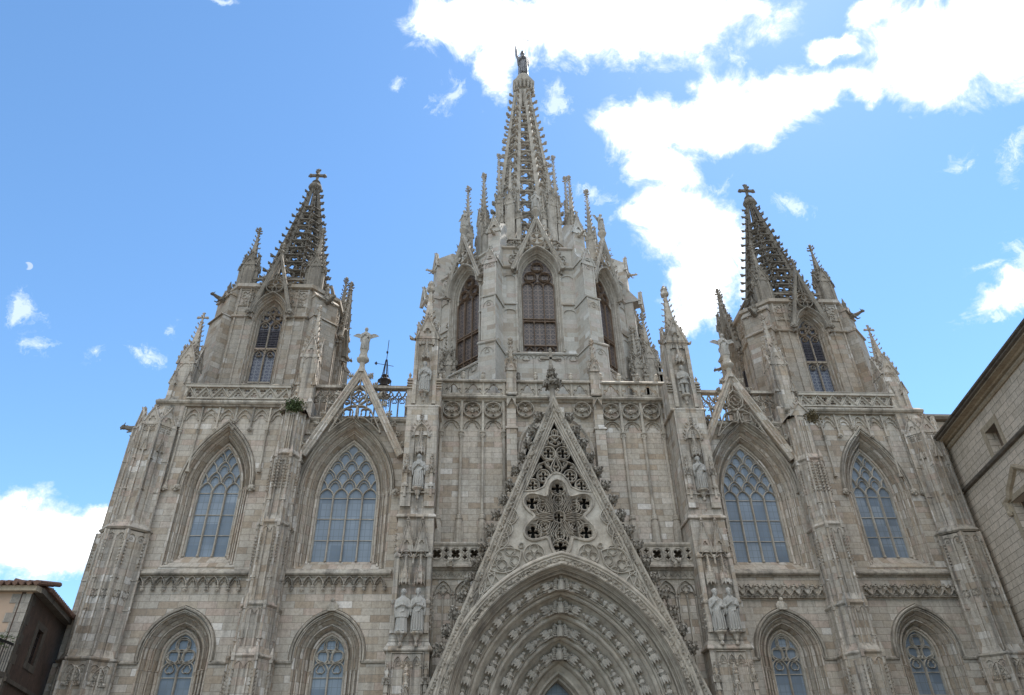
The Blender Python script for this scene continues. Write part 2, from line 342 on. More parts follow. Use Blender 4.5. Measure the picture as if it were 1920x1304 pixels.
        if rich:
            for k in range(7):
                a = random.uniform(0, 2 * pi); c = p + out * (.35 + .55 * random.random()) * size + up * (.05 + .6 * random.random()) * size + side * .45 * size * cos(a)
                q = (side * cos(a) + up * sin(a) * .8 + out * random.uniform(-.2, .8)).normalized(); e = c + q * .34 * size
                w = q.cross(out).normalized() * .13 * size
                s.a([c - w, c + w, e + w * .9, e + q * .12 * size, e - w * .9, c + out * .12 * size, e + out * .1 * size + up * .05 * size], [(0, 1, 5), (1, 2, 6, 5), (2, 3, 6), (3, 4, 6), (4, 0, 5, 6), (0, 1, 2, 3, 4)])
    def clump(s, p, out, size, n=16, seed=None):
        """knob of curling stone foliage"""
        out = Vector(out).normalized(); p = Vector(p)
        u = out.cross(Vector((0, 1, 0)))
        if u.length < .2: u = out.cross(Vector((0, 0, 1)))
        u.normalize(); w = out.cross(u)
        c = p + out * size * .45
        s.tube([p - out * size * .1, p + out * size * .25, c + out * size * .12, c + out * size * .34], [size * .16, size * .17, size * .26, size * .12], 7)
        for i in range(n):
            a = 2 * pi * i / n * 2.4 + random.uniform(-.3, .3); t = i / n
            q = (u * cos(a) + w * sin(a)); b = p + out * size * (.15 + .62 * t) + q * size * .13
            e = b + (q * random.uniform(.75, 1.1) + out * random.uniform(-.15, .55)).normalized() * size * random.uniform(.26, .38)
            sd = q.cross(out).normalized() * size * random.uniform(.10, .15); tip = e - out * size * random.uniform(.05, .16)
            s.a([b - sd * .5, b + sd * .5, e + sd, tip, e - sd, (b + e) / 2 + out * size * .13, e + out * size * .07], [(0, 1, 5), (1, 2, 6, 5), (2, 3, 6), (3, 4, 6), (4, 0, 5, 6), (0, 4, 3, 2, 1)])
    def head(s, p, r, T=None):
        """small carved mask: face with hair, cheeks, nose"""
        x, y, z = p
        s.ball(p, r, 8, T, 1, .9, 1.15); s.ball((x, y + .1 * r, z + .45 * r), r * 1.05, 8, T, 1.12, .8, .7)
        s.box(x - .13 * r, x + .13 * r, y - 1.12 * r, y - .5 * r, z - .3 * r, z + .2 * r, T)
        for k in (-1, 1):
            s.ball((x + k * .95 * r, y, z - .35 * r), r * .42, 6, T); s.ball((x + k * .4 * r, y - .7 * r, z - .35 * r), r * .32, 6, T)
        s.ball((x, y - .55 * r, z - .95 * r), r * .45, 6, T)
    def build(s, name, mat, parent=None, smooth=None, link=True):
        me = bpy.data.meshes.new(name); me.from_pydata([tuple(v) for v in s.v], [], s.f)
        for q in (mat if isinstance(mat, (list, tuple)) else [mat]): me.materials.append(q)
        if isinstance(mat, (list, tuple)): me.polygons.foreach_set('material_index', s.mi)
        if s.smooth if smooth is None else smooth: me.polygons.foreach_set('use_smooth', [True] * len(me.polygons))
        me.update()
        o = bpy.data.objects.new(name, me); COL.objects.link(o)
        if parent is not None: o.parent = parent
        return o

def thing(name, label, cat, loc=(0, 0, 0), group=None):
    o = bpy.data.objects.new(name, None); COL.objects.link(o); o.location = loc; o['label'] = label; o['category'] = cat
    if group: o['group'] = group
    return o
def copytree(o, parent=None, loc=None):
    c = o.copy(); COL.objects.link(c)
    if parent is not None: c.parent = parent
    if loc is not None: c.location = loc
    for ch in list(o.children):
        copytree(ch, c)
    return c

# curves in the XZ plane
def arcp(cx, cz, r, a0, a1, n=12): return [(cx + r * cos(a0 + (a1 - a0) * i / n), cz + r * sin(a0 + (a1 - a0) * i / n)) for i in range(n + 1)]
def arch(xc, zs, hw, rise, n=10, zb=None):
    if rise <= hw * 1.001:
        pts = [(xc - hw * cos(pi * i / (2 * n)), zs + rise * sin(pi * i / (2 * n))) for i in range(2 * n + 1)]
    else:
        r = (hw * hw + rise * rise) / (2 * hw); e = r - hw; am = atan2(rise, e)
        Lp = [(xc + e - r * cos(am * i / n), zs + r * sin(am * i / n)) for i in range(n + 1)]
        pts = Lp + [(2 * xc - x, z) for x, z in Lp[::-1][1:]]
    if zb is not None: pts = [(xc - hw, zb)] + pts + [(xc + hw, zb)]
    return pts
def inarch(x, z, xc, zs, hw, rise, m=0.0):
    dx = abs(x - xc)
    if z <= zs: return dx < hw - m
    r = (hw * hw + rise * rise) / (2 * hw); e = r - hw
    return sqrt((dx + e) ** 2 + (z - zs) ** 2) < r - m
def circ(cx, cz, r, n=16): return [(cx + r * cos(2 * pi * i / n), cz + r * sin(2 * pi * i / n)) for i in range(n)]
def foil(cx, cz, r, n=4, rot=0.0, k=.5, m=None):
    m = m or n * 8
    return [(cx + r * (k + (1 - k) * abs(cos(n * (t - rot) / 2)) ** .55) * cos(t), cz + r * (k + (1 - k) * abs(cos(n * (t - rot) / 2)) ** .55) * sin(t)) for t in [2 * pi * i / m + rot for i in range(m)]]
def leaf(cx, cz, L_, w, ang, n=7):
    """pointed oval hole"""
    pts = [(L_ * (-.5 + i / n), w * .5 * sin(pi * i / n) ** .8 if 0 < i < n else 0) for i in range(n + 1)]
    pts += [(x, -z) for x, z in pts[::-1][1:-1]]
    return [(cx + x * cos(ang) - z * sin(ang), cz + x * sin(ang) + z * cos(ang)) for x, z in pts]

# ------------------------------------------------------------------ gothic components
def xprism(m, x0, x1, yz, T=None):
    n = len(yz); m.a([(x0, y, z) for y, z in yz] + [(x1, y, z) for y, z in yz], [tuple(range(n)), tuple(range(n, 2 * n))[::-1]] + [(i, (i + 1) % n, (i + 1) % n + n, i + n) for i in range(n)], T)
def offarch(xc, zs, hw, rise, w, n=10, zb=None):
    r = (hw * hw + rise * rise) / (2 * hw); e = r - hw
    return arch(xc, zs, hw + w, sqrt((r + w) ** 2 - e * e), n, zb)
def finial(m, x, y, z, s, rich=True):
    m.lathe(x, y, [(s * .16, z), (s * .13, z + s * .35), (s * .30, z + s * .45), (s * .15, z + s * .55), (s * .12, z + s * .9)], 6)
    for k in range(4):
        a = pi / 4 + k * pi / 2
        for zz, q in ((.62, .42), (1.05, .34)):
            m.crocket((x + .08 * s * cos(a), y + .08 * s * sin(a), z + s * zz), (cos(a), sin(a), 0), s * q)
    m.lathe(x, y, [(s * .12, z + s * 1.1), (s * .22, z + s * 1.35), (s * .2, z + s * 1.5), (s * .05, z + s * 1.68)], 6)
def crossfinial(m, x, y, z, s):
    """stubby cross with leafy ends"""
    m.lathe(x, y, [(s * .2, z), (s * .26, z + .12 * s), (s * .12, z + .25 * s), (s * .12, z + .75 * s)], 6)
    m.box(x - .5 * s, x + .5 * s, y - .09 * s, y + .09 * s, z + .72 * s, z + .92 * s)
    m.box(x - .11 * s, x + .11 * s, y - .09 * s, y + .09 * s, z + .75 * s, z + 1.3 * s)
    for cx, cz in ((-.55, .82), (.55, .82), (0, 1.38)):
        m.ball((x + cx * s, y, z + cz * s), .17 * s, 6)
        for dx, dz in ((.13, .1), (-.13, .1), (0, .16)): m.ball((x + (cx + dx) * s, y, z + (cz + dz * (1 if cz > 1 else -1)) * s), .09 * s, 5)
    m.ball((x, y - .1 * s, z + .82 * s), .16 * s, 6); m.ball((x, y - .42 * s, z + .82 * s), .12 * s, 5)
def gablet(m, x, z0, hw, z1, y, t=.1, rim=.07, crk=3, cs=.12, T=None, hole=True, kind=True):
    """small steep gable plate facing -y"""
    h = z1 - z0
    tri = [(x - hw, z0), (x + hw, z0), (x, z1)]
    m.plate(tri, [foil(x, z0 + h * .30, min(hw * .42, h * .2), 3, pi / 2)] if hole else [], y, y + t, T)
    if hole: m.plate([(x - hw * .9, z0 + .01), (x + hw * .9, z0 + .01), (x, z1 - .1 * h)], [], y + t * .6, y + t * .8, T, rim=False)
    m.sweep([(x - hw * 1.12, z0 - .1 * hw), (x, z1 + .05), (x + hw * 1.12, z0 - .1 * hw)], [(-rim * .6, y + .02), (-rim * .5, y - .05), (rim * .5, y - .08), (rim * .8, y), (rim * .8, y + t + .02)], T=T)
    if T is None:
        for k in range(crk):
            f = (k + .5) / crk
            for sgn in (-1, 1):
                m.crocket((x + sgn * hw * 1.1 * (1 - f), y + t * .3, z0 + h * f + rim), (sgn * .9, -.1, .5), cs)
        m.crocket((x, y, z1), (0, -1, .4), cs); m.crocket((x, y, z1), (1, 0, .6), cs); m.crocket((x, y, z1), (-1, 0, .6), cs)
    else:
        old = m.T; m.T = T if old is None else old @ T
        gablet_crk(m, x, z0, hw, h, y, t, rim, crk, cs); m.T = old
def gablet_crk(m, x, z0, hw, h, y, t, rim, crk, cs):
    for k in range(crk):
        f = (k + .5) / crk
        for sgn in (-1, 1): m.crocket((x + sgn * hw * 1.1 * (1 - f), y + t * .3, z0 + h * f + rim), (sgn * .9, -.1, .5), cs)
    m.crocket((x, y, z0 + h), (1, 0, .6), cs); m.crocket((x, y, z0 + h), (-1, 0, .6), cs)
def rotz(x, y, a): return Matrix.Translation((x, y, 0)) @ Matrix.Rotation(a, 4, 'Z')
def pinnacle(m, x, y, z0, w, zs, zg, zt, nc=7, cs=.16, rot=0.0, fin=.45, panel=True, ribs=4, cross=False):
    """square shaft, four gablets, crocketed spirelet, finial"""
    old = m.T; B = rotz(x, y, rot); m.T = B if old is None else old @ B
    h = w / 2; T0 = m.T
    m.box(-h, h, -h, h, z0, zs)
    m.box(-h * 1.18, h * 1.18, -h * 1.18, h * 1.18, z0, z0 + .12 * w + .05)
    for q in range(4):
        m.T = T0 @ Matrix.Rotation(q * pi / 2, 4, 'Z')
        if panel:
            for sx in (-1, 1): m.box(sx * h * .86 - .1 * h, sx * h * .86 + .1 * h, -h - .04, -h + .02, z0 + .2, zs)
            m.bar(arch(0, zs - w * .45, h * .74, h * 1.0, 4), w * .09, -h - .045, -h + .02)
        gablet(m, 0, zs - .02, h * .98, zg, -h - .04, .08, w * .07, 3, cs * .8, hole=w > .5)
        m.T = T0 @ Matrix.Rotation(q * pi / 2 + pi / 4, 4, 'Z')
        # corner leaf pinnacles
        m.lathe(0, -h * 1.32, [(w * .07, zs - w * .35), (w * .09, zs - w * .1), (w * .05, zs + .1 * w), (w * .02, zs + w * .5)], 4)
    m.T = T0
    r0 = h * .86; hh = zt - zs
    m.loft([[(r * cos(pi / 4 + k * pi / 2) * 1.3, r * sin(pi / 4 + k * pi / 2) * 1.3, z) for k in range(4)] for r, z in ((r0, zs), (r0 * .62, zs + hh * .33), (r0 * .08 + .02, zt - .02))])
    for q in range(4):
        a = pi / 4 + q * pi / 2
        for i in range(nc):
            f = (i + .6) / (nc + .2); z = zs + hh * f
            r = (r0 + (r0 * .62 - r0) * f / .33 if f < .33 else r0 * .62 + (r0 * .08 + .02 - r0 * .62) * (f - .33) / .67) * 1.3
            m.crocket((r * cos(a) * .93, r * sin(a) * .93, z), (cos(a), sin(a), .25), cs * (1.05 - .35 * f))
    (crossfinial if cross else finial)(m, 0, 0, zt - .05, fin)
    m.T = old
def colonnette(m, x, y, z0, z1, r, cap=True, ftop=True):
    pr = [(r * 2.0, z0), (r * 2.0, z0 + r * 2), (r * 1.3, z0 + r * 3), (r * 1.5, z0 + r * 3.6), (r, z0 + r * 4.2), (r, z1 - r * 5)]
    if cap: pr += [(r * 1.3, z1 - r * 4.6), (r * 1.15, z1 - r * 4.2), (r * 1.9, z1 - r * 1.6), (r * 1.3, z1 - r * 1.3), (r * 2.1, z1 - r * .7), (r * 2.1, z1)]
    else: pr += [(r, z1)]
    m.lathe(x, y, pr, 8)
    if cap:
        for k in range(6):
            a = 2 * pi * k / 6; m.ball((x + r * 1.5 * cos(a), y + r * 1.5 * sin(a), z1 - r * 2.6 - (k % 2) * r * .8), r * .6, 5)
def gargoyle(m, p, d, L_, T=None):
    """crouching beast stretched out from the wall, head down"""
    d = Vector(d).normalized(); p = Vector(p)
    up = Vector((0, 0, 1)); sd = d.cross(up).normalized()
    r = L_ * .13
    m.tube([p, p + d * L_ * .3 + up * .02 * L_, p + d * L_ * .62 + up * .05 * L_, p + d * L_ * .8 + up * .1 * L_], [r * 1.3, r * 1.15, r * .85, r * .7], 7)
    h = p + d * L_ * .88 + up * .11 * L_
    m.ball(h, r * .85, 7); m.tube([h, h + d * L_ * .12 - up * .04 * L_], [r * .6, r * .35], 5); m.tube([h - up * r * .3, h + d * L_ * .1 - up * .11 * L_], [r * .35, r * .2], 5)
    for s_ in (-1, 1):
        m.tube([h + sd * s_ * r * .5, h + sd * s_ * r * .9 + up * r * 1.2 - d * r * .6], [r * .3, r * .08], 5)
        m.tube([p + d * L_ * .35 + sd * s_ * r, p + d * L_ * .45 + sd * s_ * r * 1.5 - up * r * 1.3, p + d * L_ * .62 + sd * s_ * r * 1.2 - up * r * 1.5], [r * .5, r * .35, r * .25], 5)
        w = p + d * L_ * .3 + sd * s_ * r
        m.a([w, w + d * L_ * .15, w - d * L_ * .1 + up * r * 2.4 + sd * s_ * r * .8, w - d * L_ * .18 + up * r * 1.4 + sd * s_ * r * .6, w - d * L_ * .05 + sd * s_ * r * .2 + up * .1], [(0, 1, 2), (0, 2, 3), (0, 4, 1), (1, 4, 2), (2, 4, 3), (3, 4, 0)])

def net(m, xc, zs, hw, rise, nl, ch, rows, w, y0, y1, cusp=True):
    """flowing net tracery above nl lights"""
    cw = 2 * hw / nl
    for r in range(rows):
        z0 = zs + ch * r * (.82 if r else 1) if r else zs
        z0 = zs + (ch * .8 + ch * (r - 1) if r else 0); z1 = zs + ch * .8 + ch * r
        xs = [xc - hw + cw * i + (cw / 2 if r % 2 else 0) for i in range(nl + (0 if r % 2 else 1))]
        for x0 in xs:
            for sg in (-1, 1):
                pts = []
                for k in range(11):
                    t = k / 10
                    x = x0 + sg * cw / 2 * (.25 * t + .75 * t ** 2.3); z = z0 + (z1 - z0) * (1.18 * t - .18 * t ** 3)
                    if inarch(x, z, xc, zs, hw, rise, -.02) or (z <= zs + .01 and abs(x - xc) <= hw + .01): pts.append((x, z))
                    elif pts: break
                if len(pts) > 1: m.bar(pts, w, y0, y1)
        # cusped cells
        if cusp:
            for i in range(nl + 2):
                x = xc - hw + cw * (i - .5) + (0 if r % 2 == 0 else -cw / 2) ; zc = (zs + ch * .38) if r == 0 else z0 + ch * .06
                q = cw * .30 if r else cw * .34; zc += ch * .12 if r else 0
                if all(inarch(x + q * .8 * cos(a), zc + q * .8 * sin(a), xc, zs, hw, rise) for a in (0, 1, 2, 3.14)) or (r == 0 and abs(x - xc) < hw):
                    if r == 0: m.bar([(x + q * 1.25 * (.75 + .25 * abs(cos(1.5 * (t - pi / 2)))) * cos(t), zc - .04 + q * 1.1 * (.72 + .28 * abs(cos(1.5 * (t - pi / 2)))) * sin(t)) for t in [pi * j / 12 - .1 for j in range(13)]], w * .6, y0 + .03, y1)
                    else: m.bar([(x + q * 1.15 * (.78 + .22 * abs(cos(1.5 * (t - pi / 2)))) * cos(t), zc + q * 1.15 * (.78 + .22 * abs(cos(1.5 * (t - pi / 2)))) * sin(t)) for t in [pi * (j / 12 * 1.3 - .15) for j in range(13)]], w * .5, y0 + .03, y1)
def lights(m, xc, zb, zs, hw, nl, w, y0, y1, cols=True):
    cw = 2 * hw / nl
    for i in range(nl + 1):
        x = xc - hw + cw * i
        m.bar([(x, zb), (x, zs + .02)], w * (1 if 0 < i < nl else .8), y0, y1)
        if cols: colonnette(m, x, y0 + .02, zb - .02, zs, w * .36)
def rect(x0, x1, z0, z1): return [(x0, z0), (x1, z0), (x1, z1), (x0, z1)]

def big_window(parent, xc, zb, zs, hw, rise, nl, ch, rows, W, sillz, hoodz=None, prof=None, gy=.8, hood=.22, hy=-.16, name='arched_window', bars=(), tr=None, mat=None, glassm=None, lower=None, cols=True, w=.085):
    a = M()
    def gv(n, y, w_=.018, d_=.07): return [(n - w_, y), (n - w_ * .6, y + d_), (n + w_ * .6, y + d_), (n + w_, y)]
    prof = prof or ([(-.03, gy + .12), (-.03, gy - .1), (.03, gy - .13), (.05, gy - .2), (.12, gy - .24)] + gv(.155, gy - .22) + [(.18, gy - .2), (.2, gy - .14), (.22 * W + .1, gy - .42)] + gv(.24 * W + .11, gy - .47) + [(.26 * W + .12, gy - .50), (.30 * W + .14, gy - .44)] + gv(.40 * W + .10, gy - .46)
                    + [(.5 * W + .06, gy - .5), (.58 * W + .06, .18)] + gv(.62 * W + .05, .15) + [(.66 * W + .04, .12), (.7 * W + .06, .2), (.82 * W, .08)] + gv(.86 * W, .04) + [(.9 * W, -.02), (W, -.015), (W + .02, .05)])
    path = arch(xc, zs, hw, rise, 12, sillz)
    a.m = 0; a.sweep(path, prof)
    top = arch(xc, zs, hw, rise, 14, hoodz if hoodz and hoodz < zs else None)
    a.m = 1
    a.sweep(top, [(W - .04, .02), (W - .02, hy * .6), (W + .02, hy * .6), (W + .03, hy * -.1), (W + .055, hy * -.1), (W + .07, hy), (W + hood * .6, hy * 1.2), (W + hood * .78, hy * .8), (W + hood * .8, hy * .1), (W + hood * .9, hy * .1), (W + hood, hy * .4), (W + hood, .03)])
    # sloped sill
    a.m = 0
    xprism(a, xc - hw - W, xc + hw + W, [(gy + .12, zb + .0), (gy - .02, zb), (-.03, sillz), (-.03, sillz - .06), (gy + .12, sillz - .06)])
    if cols:
        for sg in (-1, 1):
            for o, y in ((.13, gy - .2), (.28 * W + .13, gy - .46), (.66 * W + .04, .13)):
                zz = zb - (zb - sillz) * (gy - y) / gy
                colonnette(a, xc + sg * (hw + o), y, zz, (lower or zs) + .05, .042)
    win = a.build(name, [M_ARCH, M_CARV], parent)
    t = M()
    if lower: lights(t, xc, zb, lower, hw, nl, w, gy - .16, gy + .02)
    elif cols: lights(t, xc, zb, zs, hw, nl, w, gy - .16, gy + .02)
    else: lights(t, xc, zb, zs, hw, nl, w, gy - .16, gy + .02, False)
    if tr: tr(t)
    else: net(t, xc, zs, hw - .01, rise, nl, ch, rows, w * .9, gy - .14, gy + .02)
    t.bar(arch(xc, zs, hw - .03, rise - .05, 12, zb), w * .9, gy - .15, gy + .02)
    t.build('tracery', mat or M_CARVL, win)
    g = M(); g.plate(arch(xc, zs, hw, rise, 10, zb), [], gy, gy + .03)
    g.build('glass', glassm or M_GLASS, win)
    if bars:
        b = M()
        for z in bars: b.box(xc - hw, xc + hw, gy - .05, gy - .01, z - .018, z + .018)
        b.build('glazing_bar', M_CARVL, win)
    return win

def corbel_table(parent, x0, x1, n, first, last, zt=11.80):
    m = M()
    xprism(m, x0, x1, [(.05, zt - .03), (-.20, zt - .03), (-.27, zt + .03), (-.27, zt + .10), (-.2, zt + .14), (-.06, zt + .30), (.05, zt + .30)])
    m.box(x0, x1, -.07, .02, zt - .1, zt - .03)
    p = (last - first) / (n - 1)
    for i in range(n - 1):
        xc = first + p * (i + .5)
        m.bar(arch(xc, zt - .56, p / 2, .48, 7), .05, -.2, .01)
        m.bar([(xc + p * .36 * (.62 + .38 * abs(cos(1.5 * (t - pi / 2)))) * cos(t), zt - .46 + p * .40 * (.62 + .38 * abs(cos(1.5 * (t - pi / 2)))) * sin(t)) for t in [pi * j / 12 for j in range(13)]], .035, -.12, .01)
    ob = m.build('corbel_table', M_CARV, parent)
    for i in range(n):
        x = first + p * i
        k = M(); k.head((x, -.13, zt - .70), .085); k.box(x - .075, x + .075, -.22, .01, zt - .60, zt - .55)
        k.build('corbel_head', M_CARV, ob)
    return ob

def poly_oct(x, yb, hw, d):
    """half-octagonal plan of a buttress"""
    return [(x - hw, yb), (x - hw, -d * .55), (x - hw * .52, -d), (x + hw * .52, -d), (x + hw, -d * .55), (x + hw, yb)]
def strip(m, p0, out, z0, z1, s=.1, step=.15):
    s *= 1.35; step *= 1.25
    """vertical band of carved leaf"""
    n = int((z1 - z0) / step); side = Vector((-out[1], out[0], 0))
    for i in range(n):
        for k in (-1, 1):
            m.crocket(Vector((p0[0], p0[1], z0 + step * i)) + side * k * .07, (out[0] + side.x * k * .6, out[1] + side.y * k * .6, .2), s)
def minigable(m, x, y, z0, hw, h, T=None):
    m.sweep([(x - hw, z0), (x, z0 + h), (x + hw, z0)], [(-.03, y + .03), (-.03, y - .05), (.03, y - .07), (.05, y + .03)], T=T)

# ------------------------------------------------------------------ ground
g = M(); g.a([(-3000, -3000, 0), (3000, -3000, 0), (3000, 3000, 0), (-3000, 3000, 0)], [(0, 1, 2, 3)])
M_PAVE = stone('plaza_paving', [(0, (.17, .16, .145)), (.5, (.21, .20, .18)), (1, (.25, .24, .215))], bw=.9, bh=.6, stain=.2)
gr = g.build('ground', M_PAVE); gr['kind'] = 'structure'

# ------------------------------------------------------------------ the church
CH = thing('cathedral', 'large grey gothic cathedral with tall openwork central spire and two bell towers', 'cathedral')
XL, XR = -6.45, 7.05          # edges of the recessed centre
LOW_Z, LOW_SP = 2.0, 7.5

def body():
    m = M()
    m.box(-21.2, -6.4, 1.2, 46, 0, 20.2); m.box(6.9, 21.2, 1.2, 46, 0, 20.2); m.box(-6.4, 6.9, 3.4, 46, 0, 20.2); m.box(-6.4, 6.9, 2.8, 46, 20.2, 21.8)
    m.a([(-21.2, 6, 20.2), (0, 6, 21.6), (0, 46, 21.6), (-21.2, 46, 20.2), (21.2, 6, 20.2), (21.2, 46, 20.2)], [(0, 1, 2, 3), (1, 4, 5, 2)])
    m.build('nave_block', M_WALL, CH)
body()

def outer_bay(s):
    xo, xi = (21.2, 14.3)
    X = lambda v: s * v
    xc = X(17.92 if s < 0 else 18.02); xl = X(17.98)
    m = M()
    up = offarch(xc, 16.45, 1.09, 2.62, .70, 12, 12.25); lo = offarch(xl, 8.2, .77, 1.08, .80, 10, LOW_Z)
    m.plate(rect(min(X(xo), X(xi)), max(X(xo), X(xi)), 0, 21.25), [up, lo], 0, 1.2)
    w = m.build('facade_wall', M_WALL, CH)
    big_window(CH, xc, 12.95, 16.45, 1.09, 2.62, 3, .62, 6, .70, 12.25, bars=(14.05, 15.15, 16.35))
    big_window(CH, xl, 2.6, 8.2, .77, 1.08, 2, .6, 1, .80, LOW_Z, hoodz=7.85, lower=7.5, bars=(5.2, 6.3, 7.3), tr=lambda t: low_tr(t, xl, 7.5, .77, 1.56))
    # head corbels at the hood ends
    for sg in (-1, 1): k = M(); k.head((xc + sg * 1.92, -.16, 16.3), .17); k.build('carved_head', M_CARV, CH)
    corbel_table(CH, min(X(20.9), X(15.0)), max(X(20.9), X(15.0)), 11, X(20.75), X(15.65))
    for a, b in ((X(20.6), xl - s * -1.62 if 0 else xl + s * 1.6), (xl - s * 1.6, X(15.0))):
        st = M(); xprism(st, min(a, b), max(a, b), [(.02, 7.72), (-.10, 7.76), (-.12, 7.83), (-.02, 7.93), (.02, 7.93)]); st.build('string_course', M_CARV, CH)
    # blind arcade under the cornice
    q = M(); p = .935; xs = [20.45 - p * i for i in range(7)]
    for i, v in enumerate(xs[:-1]):
        x = X(v); q.box(x - .045, x + .045, -.14, .01, 19.7, 21.1)
        if i < 6:
            xm = X(v - p / 2)
            q.bar(arch(xm, 20.28, p / 2 - .05, .72, 8), .07, -.12, .01)
            q.bar([(xm + .36 * (.72 + .28 * abs(cos(1.5 * (t - pi / 2)))) * cos(t), 20.28 + .40 * (.72 + .28 * abs(cos(1.5 * (t - pi / 2)))) * sin(t)) for t in [pi * j / 16 for j in range(17)]], .05, -.08, .01)
    for i, v in enumerate(xs):
        x = X(v)
        if i in (0, 1, 5, 6):
            colonnette(q, x, -.1, 16.35 if i in (0, 6) else 17.2, 19.72, .055)
            q.head((x, -.14, 16.28), .13) if i in (0,) else None
        else: q.head((x, -.14, 19.72 if i != 3 else 20.22), .12)
    q.build('blind_arcade', M_CARV, CH)
    c = M()
    xprism(c, min(X(22.1), X(13.75)), max(X(22.1), X(13.75)), [(.3, 21.14), (-.18, 21.14), (-.22, 21.2), (-.32, 21.24), (-.38, 21.32), (-.38, 21.40), (-.30, 21.46), (-.2, 21.5), (-.1, 21.62), (.3, 21.62)])
    c.build('cornice', M_CARV, CH)
    # parapet of triangles
    b = M(); x0, x1 = sorted((X(20.7), X(14.85)))
    b.box(x0, x1, -.3, .12, 22.32, 22.5); b.box(x0, x1, -.22, .05, 21.6, 21.68); xprism(b, x0, x1, [(-.34, 22.5), (.16, 22.5), (.06, 22.58), (-.24, 22.58)])
    n = 13; dx = (x1 - x0) / n; holes = []
    for i in range(n):
        up_ = i % 2 == 0; xm = x0 + dx * (i + .5)
        zc = 21.86 if up_ else 22.13
        holes.append(foil(xm, zc, .185, 3, pi / 2 if up_ else -pi / 2, .42, 24))
        a_, b_ = (x0 + dx * (i - .25), x0 + dx * (i + .5)) ; 
    b.plate(rect(x0, x1, 21.66, 22.33), holes, -.14, -.02)
    zz = [(x0 + dx * (i - .5) + (0), 21.68 if i % 2 == 0 else 22.32) for i in range(n + 2)]
    zz = [(min(max(px, x0), x1), pz) for px, pz in zz]
    b.bar(zz, .075, -.26, -.02)
    b.build('balustrade', M_CARVL, CH)
def low_tr(t, xc, zs, hw, rise, y0=.66, y1=.82):
    for sg in (-1, 1):
        t.bar(arch(xc + sg * hw / 2, zs, hw / 2, .50, 8), .07, y0, y1)
        t.bar(foil(xc + sg * hw / 2, zs + .16, .20, 3, pi / 2, .7, 24), .045, y0 + .02, y1, True)
        t.bar(foil(xc + sg * .36, zs + .70, .28, 4, pi / 4, .76, 28), .06, y0 + .02, y1, True); t.bar(circ(xc + sg * .36, zs + .70, .31, 16), .045, y0, y1, True)
        t.bar([(xc, zs + .42), (xc + sg * .10, zs + .62), (xc + sg * .09, zs + .95), (xc + sg * .34, zs + 1.1)], .06, y0, y1)
        t.bar([(xc, zs + .42), (xc + sg * .25, zs + .44), (xc + sg * .55, zs + .58), (xc + sg * .66, zs + .72)], .06, y0, y1)
    t.bar(foil(xc, zs + 1.24, .27, 4, pi / 4, .66, 28), .05, y0, y1, True)
    t.bar(circ(xc, zs + 1.24, .33), .05, y0, y1, True)
for s in (-1, 1): outer_bay(s)

